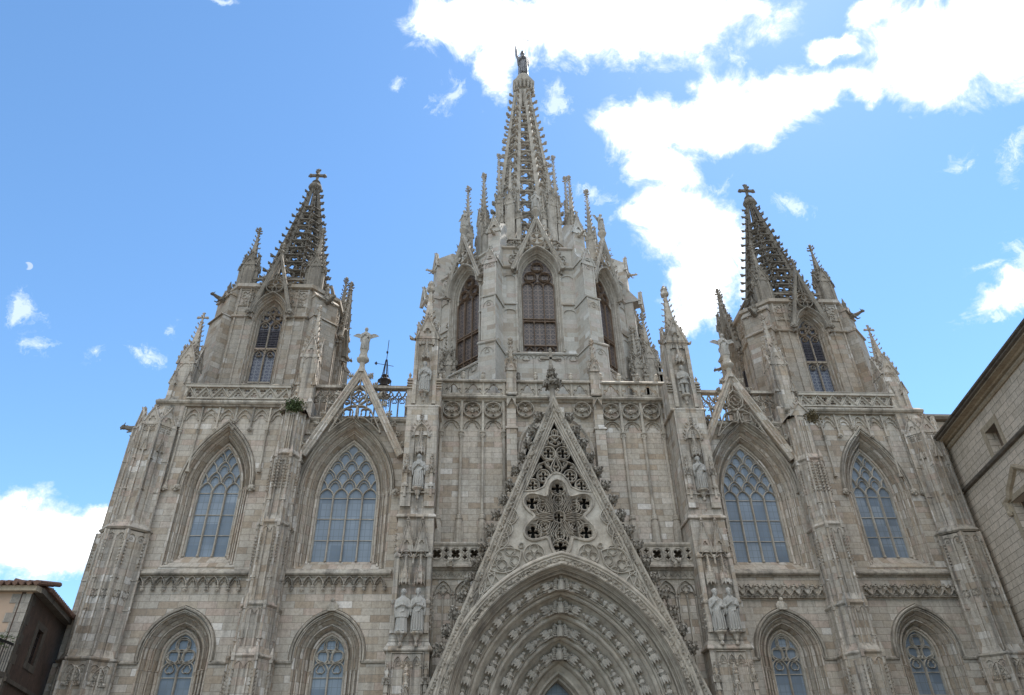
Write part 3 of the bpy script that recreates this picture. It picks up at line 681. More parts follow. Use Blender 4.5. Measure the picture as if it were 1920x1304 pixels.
# ---- inner bays with the open gables
ANG = []
def inner_bay(s):
    xe, xi = (14.3, 6.5 if s < 0 else 7.05)
    xc = -11.07 if s < 0 else 11.0; hw = 1.56 if s < 0 else 1.5; X = lambda v: s * v
    xl = -11.03 if s < 0 else 11.08
    m = M()
    up = offarch(xc, 16.2, hw, 3.12, .84, 12, 12.05); lo = offarch(xl, 8.1, .76, 1.06, .80, 10, LOW_Z)
    m.plate(rect(min(X(xe), X(xi)), max(X(xe), X(xi)), 0, 20.45), [up, lo], 0, 1.2)
    m.build('facade_wall', M_WALL, CH)
    w_ = big_window(CH, xc, 12.7, 16.2, hw, 3.12, 4, .56, 8, .84, 12.05, bars=(13.8, 14.95, 16.1), hood=.16, hy=-.3)
    big_window(CH, xl, 2.6, 8.1, .76, 1.06, 2, .6, 1, .80, LOW_Z, hoodz=7.83, lower=7.45, bars=(5.2, 6.3, 7.25), tr=lambda t: low_tr(t, xl, 7.45, .76, 1.52))
    [(k := M(), k.head((xc + o, -.2, 16.1), .17), k.build('carved_head', M_CARV, CH)) for o in (2.6, -2.6)]
    # small winged carving above the lower window
    k = M(); k.ball((xl, -.22, 10.55), .11, 8); k.lathe(xl, -.16, [(.17, 10.13), (.15, 10.3), (.12, 10.45), (.06, 10.5)], 8)
    for sg in (-1, 1):
        for q in range(4): k.tube([(xl + sg * .1, -.13, 10.48), (xl + sg * (.14 + .04 * q), -.16, 10.3), (xl + sg * (.10 + .05 * q), -.16, 10.12)], [.05, .045, .02], 5)
    k.box(xl - .2, xl + .2, -.3, .0, 10.05, 10.13); k.build('winged_carving', M_CARV, CH)
    corbel_table(CH, min(X(13.7), X(8.35)), max(X(13.7), X(8.35)), 11, X(13.62 if s < 0 else 13.8), X(8.62 if s < 0 else 9.05))
    for a, b in ((X(13.6), xl + s * 1.6), (xl - s * 1.6, X(8.0))):
        st = M(); xprism(st, min(a, b), max(a, b), [(.02, 7.72), (-.10, 7.76), (-.12, 7.83), (-.02, 7.93), (.02, 7.93)]); st.build('string_course', M_CARV, CH)
    c = M(); x0, x1 = sorted((X(13.75), X(7.0)))
    xprism(c, x0, x1, [(.9, 20.30), (-.04, 20.30), (-.14, 20.36), (-.2, 20.44), (-.2, 20.5), (-.05, 20.6), (.2, 20.72), (.9, 20.80)])
    c.build('cornice', M_CARV, CH)
    # tall openwork parapet set back on the roof edge
    b = M(); b.box(x0, x1, .38, .78, 22.78, 22.95); b.box(x0, x1, .42, .72, 20.75, 20.92)
    p = .43; n = int((x1 - x0) / p); p = (x1 - x0) / n
    for i in range(n + 1): b.bar([(x0 + p * i, 20.9), (x0 + p * i, 22.25)], .075, .48, .66)
    for i in range(n):
        xm = x0 + p * (i + .5)
        b.bar(arch(xm, 21.95, p / 2, .32, 6), .05, .5, .64); b.bar(foil(xm, 22.0, p * .34, 3, pi / 2, .6, 18), .035, .52, .62, True)
    for i in range(n + 1):
        xm = x0 + p * i
        b.bar([(xm - p / 2, 22.27), (xm - p * .2, 22.42), (xm - p * .1, 22.6), (xm, 22.78), (xm + p * .1, 22.6), (xm + p * .2, 22.42), (xm + p / 2, 22.27)], .05, .5, .64) if 0 < i < n else None
        if 0 < i < n: b.bar(foil(xm, 22.47, p * .30, 4, 0, .6, 20), .03, .52, .62, True)
    b.build('balustrade', M_CARV, CH)
    # gable
    y0, y1 = -.52, -.12; xg = xc + (.12 if s < 0 else -.12); A = (xg, 23.75); ls = 2.02
    fl = 18.2; g_ = M()
    rp = [(xg - (A[1] - fl) / ls, fl), A, (xg + (A[1] - fl) / ls, fl)]
    g_.sweep(rp, [(-.34, y1), (-.34, y0 + .14), (-.26, y0 + .10), (-.2, y0 + .03), (-.1, y0 + .08), (-.02, y0 - .02), (.06, y0), (.1, y0 + .1), (.1, y1)], pclosed=True)
    gb = g_.build('gable', M_ARCH, CH)
    t = M(); ty0, ty1 = y0 + .12, y1 - .04
    xg2 = xg
    t.bar([(xg2, 23.2), (xg2, 22.5)], .08, ty0, ty1)
    t.bar([(xg2, 22.55), (xg2 - .34, 22.2), (xg2 - .46, 21.85), (xg2 - .38, 21.5), (xg2 - .12, 21.28), (xg2, 21.15), (xg2 + .12, 21.28), (xg2 + .38, 21.5), (xg2 + .46, 21.85), (xg2 + .34, 22.2)], .09, ty0, ty1, True)
    t.bar(foil(xg2, 21.85, .34, 4, 0, .55, 28), .05, ty0 + .03, ty1, True)
    for sg in (-1, 1):
        t.bar([(xg2, 21.2), (xg2 + sg * .05, 20.9), (xg2 + sg * .04, 20.6), (xg2 + sg * .15, 20.35)], .09, ty0, ty1)
        t.bar([(xg2, 21.18), (xg2 + sg * .35, 21.18), (xg2 + sg * .75, 20.95), (xg2 + sg * .95, 20.55), (xg2 + sg * 1.35, 19.7), (xg2 + sg * 1.42, 19.5)], .09, ty0, ty1)
        t.bar([(xg2 + sg * .12, 20.45), (xg2 + sg * .5, 20.38), (xg2 + sg * 1.0, 19.95), (xg2 + sg * 1.4, 19.5)], .07, ty0, ty1)
        t.bar(foil(xg2 + sg * .48, 20.74, .30, 4, pi / 4, .55, 28), .05, ty0 + .02, ty1, True)
        t.bar(foil(xg2 + sg * 1.02, 20.2, .17, 3, 0, .55, 21), .04, ty0 + .02, ty1, True)
        t.bar([(xg2 + sg * .45, 21.9), (xg2 + sg * .75, 21.75), (xg2 + sg * .95, 21.4), (xg2 + sg * 1.15, 21.3)], .06, ty0, ty1) if 0 else None
        t.bar(foil(xg2 + sg * .62, 21.45, .15, 3, 0, .55, 21), .04, ty0 + .02, ty1, True)
    t.build('gable_tracery', M_CARV, gb)
    for sg in (-1, 1):
        for i in range(8):
            z = 18.75 + .62 * i; d = Vector((sg * .89, 0, .45))
            k = M(); k.clump((xg + sg * ((A[1] - z) / ls + .05), -.36, z), (sg, -.15, .12), .44, 12)
            k.build('crocket', M_CARV, gb)
    p_ = M(); p_.lathe(xg, -.36, [(.24, 23.35), (.16, 23.75), (.15, 24.0), (.3, 24.12), (.37, 24.2), (.37, 24.3), (.26, 24.42), (.24, 24.6), (.2, 24.65), (.23, 24.9)], 8)
    p_.build('pedestal', M_CARVL, gb)
    ANG.append((xg, -.36, 24.9))
for s in (-1, 1): inner_bay(s)

# ---- buttresses between the bays
def buttress(s):
    x = -14.28 if s < 0 else 14.16
    m = M()
    st = [(0, 7.75, .92, 1.75), (7.9, 10.05, .80, 1.55), (10.15, 13.95, .74, 1.45), (14.1, 17.75, .68, 1.3), (17.85, 20.45, .56, 1.1)]
    for i, (z0, z1, hw, d) in enumerate(st):
        m.prism(poly_oct(x, .05, hw, d), z0, z1)
        # attached shafts
        for (px, py) in poly_oct(x, .05, hw, d)[1:5]:
            m.lathe(px, py, [(.085, z0), (.085, z1)], 6)
            if i in (1, 2, 3):
                m.box(px - .11, px + .11, py - .1, py + .1, z0 + (z1 - z0) * .30, z0 + (z1 - z0) * .30 + .07); m.ball((px, py - .03, z0 + (z1 - z0) * .30 - .1), .08, 6)
        for sx in (-1, 1): m.box(x + sx * hw * .22 - .035, x + sx * hw * .22 + .035, -d - .10, -d + .02, z0, z1 - .25)
        for sx in (-1, 1):
            qx, qy = x + sx * hw * .76, -d * .775
            m.lathe(qx, qy, [(.075, z0), (.075, z1 - .25)], 4); m.lathe(x + sx * (hw + .02), -d * .3, [(.07, z0), (.07, z1 - .25)], 4)
        if i < 4:
            nh, nd = st[i + 1][2], st[i + 1][3]
            o = poly_oct(x, .05, hw + .09, d + .09); q = poly_oct(x, .05, nh, nd); o2 = poly_oct(x, .05, hw + .02, d + .02)
            zt = st[i + 1][0]
            m.loft([[(a, b, zt - .17) for a, b in o2], [(a, b, zt - .10) for a, b in o], [(a, b, zt - .055) for a, b in o], [(a, b, zt + .0) for a, b in o2], [(a, b, zt + .34) for a, b in q]])
            for (ax, ay) in poly_oct(x, .05, hw + .04, d + .04)[1:5]: m.lathe(ax, ay, [(.12, zt - .13), (.12, zt - .06), (.05, zt + .3), (.0, zt + .45)], 4); m.box(ax - .075, ax + .075, ay - .075, ay + .075, zt - .3, zt - .1)
            m.bar(arch(x - hw * .26, z1 - .42, hw * .22, .26, 4), .04, -d - .05, -d + .01); m.bar(arch(x + hw * .26, z1 - .42, hw * .22, .26, 4), .04, -d - .05, -d + .01)
        if i in (0, 2, 3):
            P = poly_oct(x, .05, hw, d)
            for px, py in P[1:5]:
                ox, oy = px - x, py + d * .4; l = sqrt(ox * ox + oy * oy)
                strip(m, (px, py), (ox / l, oy / l), z1 - (1.9 if i else 2.0), z1 - .35, .085, .13)
        if i == 3:
            strip(m, (x, -d), (0, -1), z1 - 1.9, z1 - .2, .12, .13); strip(m, (x - .2, -d), (0, -1), z1 - 1.9, z1 - .2, .1, .13); strip(m, (x + .2, -d), (0, -1), z1 - 1.9, z1 - .2, .1, .13)
    # panelling of the top stage
    for px in (-.34, -.2, 0, .2, .34): m.box(x + px - .02, x + px + .02, -1.15, -1.05, 17.9, 20.2)
    for px in (-.27, .27, -.1, .1): m.bar(arch(x + px, 20.0, .07, .12, 3), .025, -1.16, -1.08)
    # saddle top with gable facing out
    hw, d = .6, 1.15
    m.a([(x - hw, -d, 20.45), (x + hw, -d, 20.45), (x, -d, 21.2), (x - hw, .3, 20.45), (x + hw, .3, 20.45), (x, .3, 21.2)], [(0, 1, 2), (3, 5, 4), (0, 2, 5, 3), (1, 4, 5, 2)])
    m.sweep([(x - hw - .08, 20.4), (x, 21.3), (x + hw + .08, 20.4)], [(-.08, -d + .1), (-.05, -d - .08), (.04, -d - .1), (.07, -d + .1), (.07, .3)])
    for k in range(3):
        for sg in (-1, 1): m.crocket((x + sg * hw * (1 - (k + .4) / 3.2), -d - .02, 20.5 + .8 * (k + .4) / 3), (sg, -.2, .3), .15)
    finial(m, x, -d, 21.25, .26)
    m.build('buttress', M_BUT, CH)
    # pinnacle standing behind it on the parapet
    p = M(); p.box(x - .75, x + .75, -.15, 1.1, 19.5, 21.6); pinnacle(p, x + (0.18 if s < 0 else -.0) * 1, .35, 21.5, .92, 24.55, 26.0, 28.1, 8, .2, cross=False, fin=.4)
    for sg in (-1, 1): gablet(p, x + (0.18 if s < 0 else 0) + sg * .48, 22.6, .12, 23.3, -.2, .2, .04, 2, .08, hole=False)
    p.build('pinnacle', M_BUT, CH)
for s in (-1, 1): buttress(s)

# ---- corner turrets
def corner(s):
    x = s * (21.72 if s < 0 else 21.55); yc = .15
    m = M()
    def oc(r, z, yy=yc, xx=x): return [(xx + r * cos(pi / 8 + pi / 4 * k), yy + r * sin(pi / 8 + pi / 4 * k), z) for k in range(8)]
    st = [(0, 7.75, 1.34), (7.95, 13.75, 1.24), (14.0, 19.7, 1.08)]
    for i, (z0, z1, r) in enumerate(st):
        m.loft([oc(r, z0), oc(r, z1)])
        for k in range(8):
            a = pi / 8 + pi / 4 * k; px, py = x + r * cos(a), yc + r * sin(a)
            if sin(a) > .5: continue
            m.box(px - .10, px + .10, py - .10, py + .10, z0, z1); m.lathe(px + .13 * cos(a), py + .13 * sin(a), [(.06, z0), (.06, z1)], 6)
            for zz in ((10.0, 11.4) if i == 1 else (15.9, 17.6) if i == 2 else (6.2,)):
                m.box(px - .15, px + .15, py - .15, py + .15, zz, zz + .06); m.box(px - .11, px + .11, py - .11, py + .11, zz - .2, zz); m.lathe(px, py, [(.11, zz + .06), (.02, zz + .22)], 4)
            if i in (1,): strip(m, (px, py), (cos(a), sin(a)), z1 - 1.7, z1 - .3, .1, .13)
            # mid-face ribs and little arches
            b = a + pi / 8; ap = r * cos(pi / 8)
            old = m.T; m.T = rotz(x, yc, b + pi / 2)
            fw = ap * math.tan(pi / 8)
            m.box(-.04, .04, -ap - .11, -ap + .02, z0, z1 - .3)
            for sx in (-1, 1): m.bar(arch(sx * fw * .5, z1 - .42, fw * .44, .28, 5), .045, -ap - .06, -ap + .01); m.bar(foil(sx * fw * .5, z1 - .38, .08, 3, pi / 2), .025, -ap - .04, -ap + .01, True)
            if i == 0:
                m.bar(arch(0, 6.9, fw * .62, .62, 7), .06, -ap - .07, -ap + .01); m.bar(foil(0, 7.15, .2, 4), .04, -ap - .06, -ap + .01, True)
                for sx in (-1, 1): m.ball((sx * fw * .62, -ap - .05, 6.82), .09, 6); m.bar(foil(sx * .18, 6.85, .13, 3, pi / 2), .035, -ap - .06, -ap + .01, True)
                gablet(m, 0, 5.0, .25, 6.1, -ap - .12, .1, .05, 3, .1, hole=False)
            if i == 1:
                for sx in (-1, 1): m.bar(foil(sx * .22, 10.75, .18, 4, pi / 4), .04, -ap - .06, -ap + .01, True); m.bar([(sx * .0, 10.9), (sx * .22, 10.5), (sx * .42, 10.9)], .04, -ap - .06, -ap)
            m.T = old
        if i < 2:
            nr = st[i + 1][2]; zt = st[i + 1][0]
            m.loft([oc(r + .02, zt - .2), oc(r + .12, zt - .12), oc(r + .12, zt - .06), oc(r + .03, zt), oc(nr, zt + .34)])
    # top stage narrows into gables round a squat spirelet
    for k in range(8):
        a = pi / 4 * k + pi / 4
        if sin(a) > .8: continue
        old = m.T; m.T = rotz(x, yc, a + pi / 2); ap = 1.08 * cos(pi / 8)
        gablet(m, 0, 19.62, .46, 20.65, -ap - .05, .12, .06, 3, .13); m.bar(foil(0, 19.4, .17, 4, pi / 4), .035, -ap - .05, -ap, True)
        gablet(m, 0, 18.1, .14, 18.7, -ap - .1, .12, .04, 2, .08, hole=False)
        m.T = old
    m.loft([oc(1.0, 19.65), oc(.55, 20.8), oc(.12, 21.55)]); finial(m, x, yc, 21.5, .3)
    m.build('corner_turret', M_BUT, CH)
    # projecting beast spout at the outer side
    k = M(); gargoyle(k, (s * 22.35, .0, 19.7), (s, -.05, -.02), 1.35); k.box(s * 22.4 - .28, s * 22.4 + .28, -.2, .3, 19.2, 19.62)
    k.build('gargoyle', M_DARK, CH)
    # block under the tall pinnacle
    p = M(); xp = s * (21.12 if s < 0 else 21.02)
    p.box(xp - .62, xp + .62, -.2, 1.2, 19.8, 21.6)
    pinnacle(p, xp, .38, 21.5, .95, 24.0, 25.3, 27.25, 9, .2, fin=.5, cross=True)
    for sg in (-1, 1):
        gablet(p, xp + sg * .42, 22.55, .16, 23.25, -.25, .3, .04, 2, .09, hole=False); p.box(xp + sg * .42 - .13, xp + sg * .42 + .13, -.24, .1, 21.5, 22.55)
    p.build('pinnacle', M_BUT, CH)
for s in (-1, 1): corner(s)

# ---- statue piers either side of the centre
STAT = []      # (x, y, z, height, kind, label)
def console(m, x, y, z, r):
    m.lathe(x, y, [(.05, z - .62), (.09, z - .58), (.09, z - .48), (.05, z - .44), (r * .35, z - .36), (r * .55, z - .16), (r * .95, z - .08), (r, z - .06), (r, z)], 10)
def canopy(m, x, y, z, r, h):
    """hanging tabernacle: cusped crown, drum and long spirelet"""
    m.lathe(x, y, [(r * .95, z + .1), (r, z + .12), (r * 1.0, z + .42), (r * .8, z + .5), (r * .72, z + .52), (r * .62, z + h * .42)], 8)
    for k in range(8):
        a = pi / 8 + k * pi / 4
        if sin(a) > .5: continue
        px, py = x + r * cos(a), y + r * sin(a)
        m.lathe(px, py, [(.0, z - .06), (.035, z + .04), (.03, z + .5), (.0, z + .7)], 4)
        b = a + pi / 8; qx, qy = x + r * .94 * cos(b), y + r * .94 * sin(b)
        m.crocket((qx, qy, z + .05), (cos(b), sin(b), 0), .09); m.ball((qx, qy, z + .28), .045, 5)
        for j in range(3): m.lathe(x + r * .72 * cos(a), y + r * .72 * sin(a), [(.02, z + .5), (.03, z + h * .40), (.0, z + h * .48)], 4) if j == 0 else None
    m.lathe(x, y, [(r * .55, z + h * .42), (r * .5, z + h * .46), (r * .12, z + h * .96)], 8)
    n = int(h * 5)
    for i in range(n):
        f = i / n; zz = z + h * (.45 + .5 * f); rr = r * (.52 - .40 * f)
        for k in range(4):
            a = pi / 4 + k * pi / 2
            if sin(a) < .8: m.crocket((x + rr * cos(a), y + rr * sin(a), zz), (cos(a), sin(a), 0), .075)
    finial(m, x, y, z + h * .94, .13)

def pier(s):
    x = -7.2 if s < 0 else 7.68
    m = M(); Y = -1.2
    m.box(x - .98, x + .98, Y - .12, 1.4, 0, 8.05)
    m.box(x - .90, x + .90, Y - .02, 1.4, 8.4, 14.35)
    m.box(x - .86, x + .86, Y + .02, 1.4, 14.5, 20.7)
    for z0, h0, z1, h1, yy0, yy1 in ((8.02, 1.08, 8.45, .92, Y - .22, Y - .02), (14.32, .98, 14.6, .87, Y - .12, Y + .02), (20.6, .98, 20.95, .7, Y - .12, Y + .15)):
        m.loft([[(x - h0, yy0, z0), (x + h0, yy0, z0), (x + h0, 1.45, z0), (x - h0, 1.45, z0)], [(x - h0 - .03, yy0 - .03, z0 + .05), (x + h0 + .03, yy0 - .03, z0 + .05), (x + h0 + .03, 1.45, z0 + .05), (x - h0 - .03, 1.45, z0 + .05)],
                [(x - h0, yy0, z0 + .12), (x + h0, yy0, z0 + .12), (x + h0, 1.45, z0 + .12), (x - h0, 1.45, z0 + .12)], [(x - h1, yy1, z1), (x + h1, yy1, z1), (x + h1, 1.4, z1), (x - h1, 1.4, z1)]])
    m.box(x - .92, x + .92, Y - .06, 1.4, 8.45, 8.78)
    # lowest stage: three blind lancets, gablet between side strips
    for k in (-1, 0, 1):
        m.bar(arch(x + k * .42, 7.45, .19, .36, 6), .05, Y - .2, Y - .11); m.bar(foil(x + k * .42, 7.5, .11, 3, pi / 2), .03, Y - .17, Y - .11, True)
        m.bar(foil(x + k * .42, 7.62, .05, 4), .02, Y - .17, Y - .11, True)
    for k in (-1.5, -.5, .5, 1.5): m.box(x + k * .42 - .03, x + k * .42 + .03, Y - .18, Y - .11, 4, 7.45); m.ball((x + k * .42, Y - .17, 7.36), .06, 6)
    m.bar([(x - .72, 4), (x - .72, 7.95), (x + .72, 7.95), (x + .72, 4)], .06, Y - .2, Y - .11)
    gablet(m, x, 5.3, .32, 6.45, Y - .36, .2, .07, 4, .15); m.lathe(x, Y - .3, [(.06, 6.4), (.13, 6.55), (.13, 6.62), (.08, 6.7), (.12, 6.9), (.15, 7.0), (.1, 7.1), (.13, 7.2), (.04, 7.35), (.0, 7.45)], 8)
    for q in range(6): m.crocket((x, Y - .3, 6.75 + .08 * q), (cos(q * 1.1) * .9, -abs(sin(q * 1.1)), .2), .14)
    for k in (-1, 1):
        px = x + k * .86
        m.box(px - .07, px + .07, Y - .26, Y - .1, 4, 7.2)
        for zz in (5.1, 6.3): pinnacle(m, px, Y - .2, zz, .16, zz + .35, zz + .55, zz + 1.05, 3, .12, fin=.14, panel=False)
    # second stage: double niche with gablets
    m.box(x - .90, x - .66, Y - .16, Y, 8.78, 12.4); m.box(x + .66, x + .90, Y - .16, Y, 8.78, 12.4)
    for k in (-1, 1):
        for zz in (10.2, 12.4): m.lathe(x + k * .78, Y - .14, [(.15, zz - .12), (.17, zz - .05), (.17, zz), (.06, zz + .16)], 6); m.ball((x + k * .78, Y - .16, zz - .16), .07, 6)
        m.box(x + k * .78 - .09, x + k * .78 + .09, Y - .22, Y - .1, 8.78, 12.3)
        gx = x + k * .36
        gablet(m, gx, 12.55, .31, 14.0, Y - .22, .16, .06, 6, .1); m.bar(arch(gx, 12.3, .28, .38, 7), .06, Y - .22, Y - .02)
        m.bar([(gx - .25, 12.3), (gx - .1, 12.42), (gx, 12.36), (gx + .1, 12.42), (gx + .25, 12.3)], .05, Y - .2, Y - .05)
        finial(m, gx, Y - .14, 13.95, .24); canopy(m, gx, Y - .16, 10.95, .25, 1.55)
        console(m, gx, Y - .28, 8.80, .30)
        strip(m, (x + k * .86, Y - .02), (k, -.3), 14.4, 14.2, .08) if 0 else None
    m.lathe(x, Y - .16, [(.0, 11.9), (.06, 12.0), (.05, 12.2), (.09, 12.35), (.05, 12.45)], 6)
    # long thin flanking pinnacles on the inner corner
    for k in (-1, 1): strip(m, (x + k * .9, Y + .05), (k * .9, -.4), 9.0 if k == -s else 12.6, 10.8 if k == -s else 14.1, .1, .22)
    # third stage: niche with statue
    m.box(x - .86, x - .34, Y - .12, Y + .04, 14.9, 18.9); m.box(x + .34, x + .86, Y - .12, Y + .04, 14.9, 18.9); m.box(x - .86, x + .86, Y - .12, Y + .04, 18.9, 20.6)
    m.bar(arch(x, 18.85, .40, .75, 8), .1, Y - .22, Y - .1); m.bar([(x - .4, 18.9), (x - .2, 19.45), (x, 19.95)], .05, Y - .2, Y - .1); m.bar([(x + .4, 18.9), (x + .2, 19.45), (x, 19.95)], .05, Y - .2, Y - .1)
    for q in range(5):
        for k in (-1, 1): m.crocket((x + k * (.46 - .4 * (q / 5) ** 1.6), Y - .16, 18.9 + .2 * q), (k, -.2, .3), .12)
    finial(m, x, Y - .16, 19.75, .28)
    for k in (-1, 1): m.ball((x + k * .44, Y - .2, 18.8), .1, 6)
    canopy(m, x, Y - .1, 17.75, .25, 1.7)
    for k in (-1, 1):
        px = x + k * .66; pinnacle(m, px, Y - .16, 16.0, .17, 16.7, 16.95, 17.6, 4, .13, fin=.16, panel=False); m.box(px - .06, px + .06, Y - .2, Y - .1, 15.4, 16.0); m.box(px - .14, px + .14, Y - .24, Y - .05, 15.95, 16.03)
        finial(m, px, Y - .16, 15.75, .16)
    console(m, x, Y - .2, 15.85, .30); m.box(x - .88, x + .88, Y - .17, Y + .1, 15.6, 15.68); m.lathe(x, Y - .14, [(.03, 14.7), (.08, 14.8), (.05, 14.9)], 6)
    # outer faces: shallow arches
    m.build('statue_pier', M_BUT, CH)
    # free-standing upper part and pinnacle
    p = M(); yy = -.55
    p.box(x - .66, x + .66, Y + .1, .25, 20.7, 25.3)
    for k in (-1, 1):
        p.box(x + k * .56 - .11, x + k * .56 + .11, Y - .02, Y + .15, 20.9, 24.9)
        # little sloped wings at the foot
        xprism(p, x + k * .66 if k > 0 else x - .95, x + .95 if k > 0 else x - .66, [(Y + .15, 20.7), (Y + .1, 22.6), (.2, 23.0), (.2, 20.7)])
        p.lathe(x + k * .85, Y + .2, [(.12, 22.55), (.05, 22.7), (.1, 22.85), (.0, 23.05)], 6)
        for q in range(4): p.box(x + k * .81 - .17, x + k * .81 + .17, Y - .0, Y + .12, 21.9 + q * .17, 21.95 + q * .17)
        p.crocket((x + k * .66, Y + .2, 25.3), (k, -.1, .1), .35)
    p.bar(arch(x, 24.8, .38, .62, 8), .08, Y - .05, Y + .12); p.plate(rect(x - .66, x + .66, 24.9, 25.35), [], Y + .0, Y + .12)
    gablet(p, x, 25.25, .60, 26.9, Y - .06, .25, .09, 5, .17)
    canopy(p, x, Y - .02, 23.75, .25, 1.5); console(p, x, Y - .1, 21.6, .28)
    pinnacle(p, x, yy, 25.1, 1.12, 25.35, 26.6, 29.5, 9, .21, fin=.42, panel=False)
    p.lathe(x, yy, [(.10, 29.2), (.26, 29.35), (.26, 29.55), (.16, 29.6), (.24, 29.8), (.1, 30.0)], 8)
    p.build('pinnacle', M_BUT, CH)
for s in (-1, 1): pier(s)

# ---- recessed centre wall
CX = .3
def centre():
    m = M(); yw = .6
    hole = arch(CX, 18.7, 1.75, 2.3, 10, 13.4)
    m.plate(rect(XL - .2, XR + .2, 12.2, 22.15), [hole], yw, yw + .5)
    m.build('facade_wall', M_WALL, CH)
    v = M(); v.plate([(-2.9, 12.35), (-2.9, 13.9), (-.25, 20.1), (.25, 20.1), (2.9, 13.9), (2.9, 12.35)], [], -1.02, -.98); v.plate(rect(CX - 2.2, CX + 2.2, 13, 21.5), [], 2.6, 2.7); v.box(CX - 2.0, CX - 1.8, 1.0, 2.6, 13, 21.5); v.box(CX + 1.8, CX + 2.0, 1.0, 2.6, 13, 21.5); v.box(CX - 2, CX + 2, 1.0, 2.6, 21.3, 21.5)  # near-black sheets behind rose and blind arch: shade put in as colour
    v.build('painted_dark_backing', M_VOID, CH)
    a = M()
    a.sweep(arch(CX, 18.7, 1.75, 2.3, 12, 13.4), [(-.05, yw + .9), (-.05, yw + .6), (.0, yw + .5), (.08, yw + .5), (.1, yw + .35), (.0, yw + .3), (.1, yw + .2), (.16, yw + .25), (.25, yw + .0), (.34, yw - .16), (.42, yw - .18), (.46, yw - .08), (.5, yw)])
    a.build('blind_arch', M_ARCH, CH)
    # colonnettes, roundels with heads, trefoil arches
    xs = [-6.24, -5.08, -3.86, -2.66, 3.08, 4.23, 5.43, 6.6]
    for sd_ in (-1, 1):
     q = M()
     for x in [v_ for v_ in xs if v_ * sd_ > 0]:
        colonnette(q, x, yw - .1, 14.9, 20.05, .085); q.lathe(x, yw - .05, [(.26, 13.6), (.24, 14.6), (.17, 14.85), (.22, 14.92), (.17, 15.0)], 8)
        q.box(x - .07, x + .07, yw - .16, yw + .02, 20.05, 22.1)
     q.build('blind_arcade', M_CARV, CH)
    cells = [(-6.24, -5.08), (-5.08, -3.86), (-3.86, -2.66), (3.08, 4.23), (4.23, 5.43), (5.43, 6.6)]
    rc = [((a_ + b_) / 2, 21.42) for a_, b_ in cells] + [(-1.38, 21.5), (1.95, 21.5)]
    RB = {}
    for sd_ in (-1, 1):
     r = M()
     for x, z in [q2 for q2 in rc if q2[0] * sd_ > 0]:
        r.bar(circ(x, z, .50, 20), .085, yw - .26, yw + .02, True); r.bar(foil(x, z, .45, 4, pi / 4, .55, 32), .05, yw - .18, yw + .02, True)
     for a_, b_ in [q2 for q2 in cells if q2[0] * sd_ > 0]:
        x = (a_ + b_) / 2
        r.bar(arch(x, 20.3, .5, .5, 7), .06, yw - .14, yw + .02); r.bar([(x + .38 * (.7 + .3 * abs(cos(1.5 * (t - pi / 2)))) * cos(t), 20.3 + .4 * (.7 + .3 * abs(cos(1.5 * (t - pi / 2)))) * sin(t)) for t in [pi * j / 16 for j in range(17)]], .05, yw - .1, yw + .01)
     for x in [q2 for q2 in (-2.2, 2.82) if q2 * sd_ > 0]:
        r.bar([(x - .28, 21.5), (x, 22.1), (x + .28, 21.5)], .06, yw - .6, yw - .3)
     RB[sd_] = r.build('roundel_band', M_CARV, CH)
    for x, z in rc:
        k = M(); k.head((x, yw - .12, z), .135); k.build('carved_head', M_CARV, RB[1 if x > 0 else -1])
    # pilasters
    for x in (-2.22, 2.86):
        pl = M()
        pl.box(x - .29, x + .29, yw - .42, yw + .02, 13.4, 20.15); pl.box(x - .26, x + .26, yw - .36, yw + .02, 20.25, 22.15)
        pl.box(x - .35, x + .35, yw - .48, yw + .02, 20.12, 20.25)
        pl.build('pilaster', M_WALL, CH)
    c = M(); xprism(c, XL, XR, [(yw + .6, 22.02), (yw - .12, 22.02), (yw - .2, 22.1), (yw - .36, 22.14), (yw - .42, 22.22), (yw - .36, 22.32), (yw - .1, 22.4), (yw + .6, 22.4)])
    c.build('cornice', M_CARV, CH)
    # parapet
    b = M(); y0 = yw - .22
    xprism(b, XL, XR, [(y0 - .16, 23.22), (y0 - .2, 23.3), (y0 - .1, 23.42), (y0 + .3, 23.42), (y0 + .3, 23.22)])
    px = [-6.24, -5.08, -3.86, -2.66, -1.78, -.95 - .0, .28, 1.35, 2.42, 3.28, 4.4, 5.5, 6.6]
    px = [-6.2, -5.05, -3.85, -2.62, -1.75, -.72, .34, 1.4, 2.42, 3.2, 4.32, 5.45, 6.6]
    hol = []
    for a_, b_ in zip(px[:-1], px[1:]):
        x = (a_ + b_) / 2; hw = (b_ - a_) / 2 - .1
        hol.append([(x + cx_ * hw, z_) for cx_, z_ in ((-.9, 22.55), (-.25, 22.52), (0, 22.58), (.25, 22.52), (.9, 22.55), (1, 22.70), (.92, 22.84), (.62, 22.86), (.45, 22.8), (.5, 22.95), (.3, 23.1), (0, 23.19), (-.3, 23.1), (-.5, 22.95), (-.45, 22.8), (-.62, 22.86), (-.92, 22.84), (-1, 22.70))])
        for sg in (-1, 1): b.bar([(x, 23.2), (x + sg * hw * .5, 22.9), (x + sg * hw, 22.5)], .05, y0 - .06, y0 + .05)
    b.plate(rect(XL, XR, 22.42, 23.24), hol, y0, y0 + .16)
    for x in px: b.lathe(x, y0, [(.075, 22.3), (.075, 23.3), (.12, 23.36), (.12, 23.44)], 8)
    for x in px: b.lathe(x, y0, [(.05, 23.44), (.12, 23.55), (.15, 23.7), (.1, 23.8), (.13, 23.88), (.05, 24.0)], 8) if x not in (-2.62, 2.42) else None
    b.build('balustrade', M_CARV, CH)
